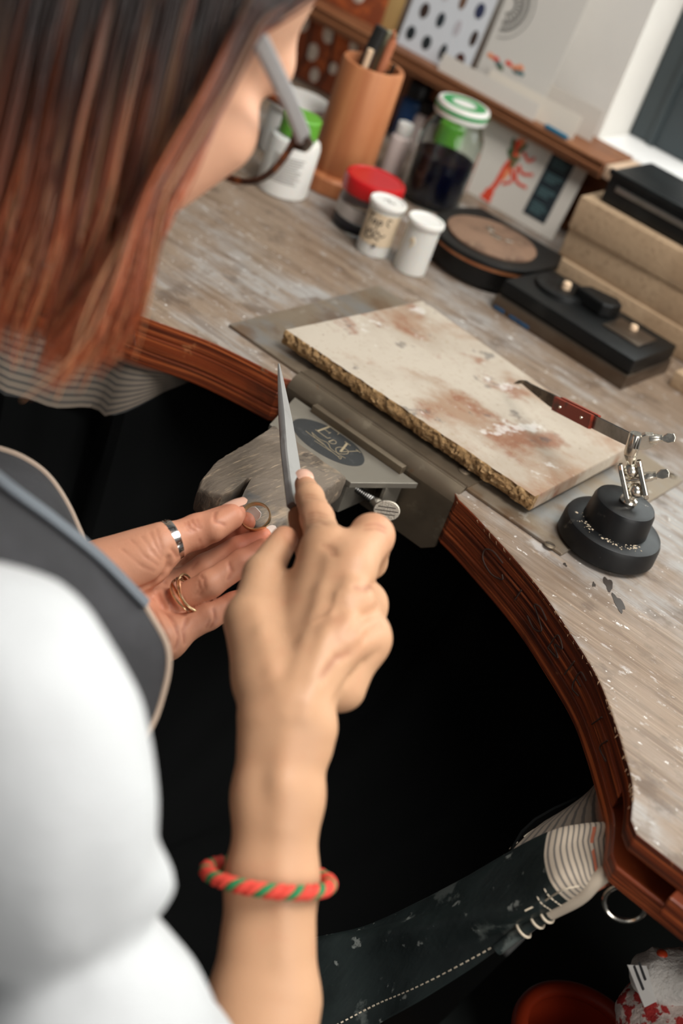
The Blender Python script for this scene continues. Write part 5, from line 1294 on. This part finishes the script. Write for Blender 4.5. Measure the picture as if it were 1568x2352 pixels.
obj('apron_binding', tube(crv(fine[:, -1], 40), .0017, 8), 'binding', bib)
fr_ = np.array([crv([atd(*q) for q in r], 26) for r in ([(-120, 1005, .765), (0, 1032, .775), (60, 1056, .78), (110, 1094, .785), (152, 1155, .79), (186, 1228, .795), (240, 1345, .80)],
    [(-120, 1060, .74), (0, 1090, .75), (60, 1115, .755), (110, 1150, .76), (150, 1205, .765), (190, 1290, .77), (240, 1400, .775)],
    [(-120, 1250, .70), (0, 1280, .71), (60, 1300, .715), (110, 1330, .72), (150, 1370, .73), (190, 1420, .74), (240, 1480, .75)])])
fine2 = np.array([crv(fr_[:, j], 14) for j in range(26)]).transpose(1, 0, 2)
fb = obj('apron_far_side', thick(fine2, .0016), 'apron', person)
obj('apron_binding', tube(crv(fine2[0], 36), .0019, 8), 'binding', fb)

# ------------------------------------------------------------------ glasses
mat('tortoise', (44, 26, 18), .25, layers=[(60, (1, 1, 1), .5, .62, (120, 66, 34), .8)], coat=.4)
mat('temple_metal', (176, 176, 178), .3, .6)
mat('lens', (244, 246, 246), .02, trans=1.0, ior=1.06, spec=.2)
gl = thing('eyeglasses', 'tortoiseshell eyeglasses with pale metal temples on the face', 'glasses', hl(0, .02, 0))
for s in (-1, 1):
    ring_ = []
    for t in np.linspace(0, 2*math.pi, 44, endpoint=False):
        cx, cu = math.copysign(abs(math.cos(t))**.8, math.cos(t)), math.copysign(abs(math.sin(t))**.8, math.sin(t))
        ring_.append(hl(s*(.036+.0265*cx), .022-.004*abs(.036+.0265*cx)/.06-.004*(cu*.5), -.006+.0225*cu))
    ring_ = np.array(ring_); rim = obj('rim', tube(ring_, .0019, 8, True), 'tortoise', gl)
    obj('lens', (np.vstack([ring_, ring_+HF*.0012]), [list(range(44))[::-1], list(range(44, 88))]+[[k, (k+1) % 44, 44+(k+1) % 44, 44+k] for k in range(44)]), 'lens', rim)
    obj('hinge', tube([hl(s*.0625, .018, .003), hl(s*.068, .017, .004), hl(s*.0715, .012, .004), hl(s*.0722, .004, .004)], [.0034, .0036, .0034, .0028], 10), 'tortoise', gl)
    obj('temple', tube(crv([hl(s*.0722, .006, .004), hl(s*.0765, -.04, .006), hl(s*.079, -.090, .006), hl(s*.077, -.112, -.004), hl(s*.072, -.128, -.028)], 26), .0021, 8, flat=2.1), 'temple_metal', gl)
obj('bridge', tube(crv([hl(-.0095, .021, .002), hl(0, .024, .006), hl(.0095, .021, .002)], 10), .0018, 8), 'tortoise', gl)

# ------------------------------------------------------------------ jewellery and the file
mat('gold', (226, 196, 150), .25, .9); mat('silver', (212, 208, 202), .16, 1.0); mat('rose_gold', (206, 146, 110), .24, 1.0)
mat('file_steel', (168, 166, 163), .40, .6, bump=[(60, (1, 1, 1), .15, .0006)], layers=[(40, (1, 1, 1), .5, .7, (126, 122, 118), .5)])
def band(c, ax, r, w, t, m, name, **kw):
    prof = [(r, -w/2), (r+t*.8, -w/2), (r+t, -w/4), (r+t, w/4), (r+t*.8, w/2), (r, w/2)]
    return obj(name, xf(shell(prof, 60), frame(ax), c), m, **kw)
gc = atd(587, 1187, .895)
band(gc, unit(toc*.86+imgu*.42-camx*.10), .0088, .0040, .0010, 'gold', 'gold_ring', label='plain gold ring being filed, pinched between thumb and index finger', cat='ring')
tr0 = Lt[1]+(Lt[2]-Lt[1])*.22; tax = unit(Lt[2]-Lt[1])
sr = thing('silver_thumb_ring', 'wide silver ring with raised letters worn on the left thumb', 'ring', tr0)
band(tr0, tax, .0119, .0066, .0012, 'silver', 'ring_band', parent=sr)
Rb = frame(tax, toc); let = []
for k, s in enumerate(([[(0, -1), (0, 1)], [(0, 1), (1.2, .5), (0, 0)], [(0, 0), (1.3, -1)]], [[(0, -1), (0, 1)], [(1.3, -1), (1.3, 1)], [(0, 0), (1.3, 0)]], [[(0, -1), (0, 1)]], [[(0, 1), (0, -1), (1.2, -1)]])):
    for st in s:
        a0 = -1.45+.30*k
        P = [(Rb @ np.array([.0132*math.cos(a0+x*.0020/.0132), .0132*math.sin(a0+x*.0020/.0132), -y*.0019]))+tr0 for x, y in (np.linspace(st[0], st[-1], 4) if len(st) == 2 else crv(st, 8))]
        let.append(tube(P, .00026, 5))
obj('raised_letters', join(*let), 'dark_steel', sr, kind='stuff')
rr0 = Lr[0]+(Lr[1]-Lr[0])*.56-CB[2]*.0014; rax = unit(Lr[1]-Lr[0])
rs = thing('woven_gold_ring', 'ring of several crossing gold and silver wires worn on the left ring finger', 'ring', rr0)
Rb = frame(rax, toc)
for k, (m_, ph, am, of) in enumerate((('gold', 0, .0014, -.0022), ('rose_gold', 1.2, .0016, -.0008), ('silver', 2.6, .0014, .0006), ('rose_gold', 3.6, .0013, .0018), ('gold', 5.0, .0012, .0026))):
    P = [Rb @ np.array([(.0125+.0002*k)*math.cos(a), (.0125+.0002*k)*math.sin(a), of+am*math.sin(2*a+ph)])+rr0 for a in np.linspace(0, 2*math.pi, 60, endpoint=False)]
    obj('wire', tube(P, .0008, 7, True), m_, rs)
# bracelet of twisted cords
mat('cord_red', (206, 66, 52), .8, bump=[(700, (1, 1, 1), .4, .0006)]); mat('cord_green', (34, 120, 72), .8, bump=[(700, (1, 1, 1), .4, .0006)]); mat('cord_grey', (150, 168, 158), .8)
bc = atd(616, 2014, .700); bax = unit(arm[1]-arm[3]+camx*.006+toc*.010); br = thing('bracelet', 'twisted red and green cord bracelet around the right forearm', 'bracelet', bc)
Rb = frame(bax, camx); RX, RY, tw_ = .0305, .0255, 15
for m_, rr_, ph_ in (('cord_red', .0022, 0), ('cord_green', .0020, 2.1), ('cord_red', .0022, 4.2), ('cord_grey', .0008, 1.05), ('cord_grey', .0008, 3.15)):
    P = []
    for a in np.linspace(0, 2*math.pi, 420, endpoint=False):
        ps = 13*a+ph_; q = .0018*math.cos(ps); z = .0018*math.sin(ps)
        P.append(Rb @ np.array([(RX+q)*math.cos(a), (RY+q)*math.sin(a), z])+bc)
    obj('cord', tube(P, rr_, 7, True), m_, br)
# file
ft, fb_ = atd(640, 836, .985), atd(678, 1150, .842)
fl = thing('hand_file', 'flat tapering steel hand file held in the right hand over the bench pin', 'file', fb_)
ax = unit(ft-fb_); nn = unit(toc*.80+camx*.62); nn = unit(nn-ax*(nn @ ax)); wd = np.cross(nn, ax)
L_ = np.linalg.norm(ft-fb_); secs = []
for s in np.linspace(-.06, 1, 26):
    w = .0066*min(1, (1.02-s)/.75)**.75 if s < 1 else .0004; w = max(w, .0005); t = .0026*min(1, (1.06-s)/.5)**.8; t = max(t, .0004)
    c = fb_+(ft-fb_)*s
    secs.append([c+wd*w+nn*t*.6, c+wd*w*.9+nn*t, c-wd*w*.9+nn*t, c-wd*w+nn*t*.6, c-wd*w-nn*t*.6, c-wd*w*.9-nn*t, c+wd*w*.9-nn*t, c+wd*w-nn*t*.6])
G_ = np.array(secs); V_, F_ = grid(G_, True); F_ += [list(range(8))[::-1], [25*8+j for j in range(8)]]
obj('blade', (V_, F_), 'file_steel', fl, angle=.5)
mat('handle_wood', (150, 96, 56), .5)
hs0 = fb_-(ft-fb_)*.05; hdv = unit(atd(735, 1400, .790)-hs0)
obj('handle', tube(crv([hs0, hs0+hdv*.01, hs0+hdv*.03, hs0+hdv*.060], 10), [.003, .0055, .0062, .0064, .0066, .0066, .0066, .0064, .006, .005], 14), 'handle_wood', fl)
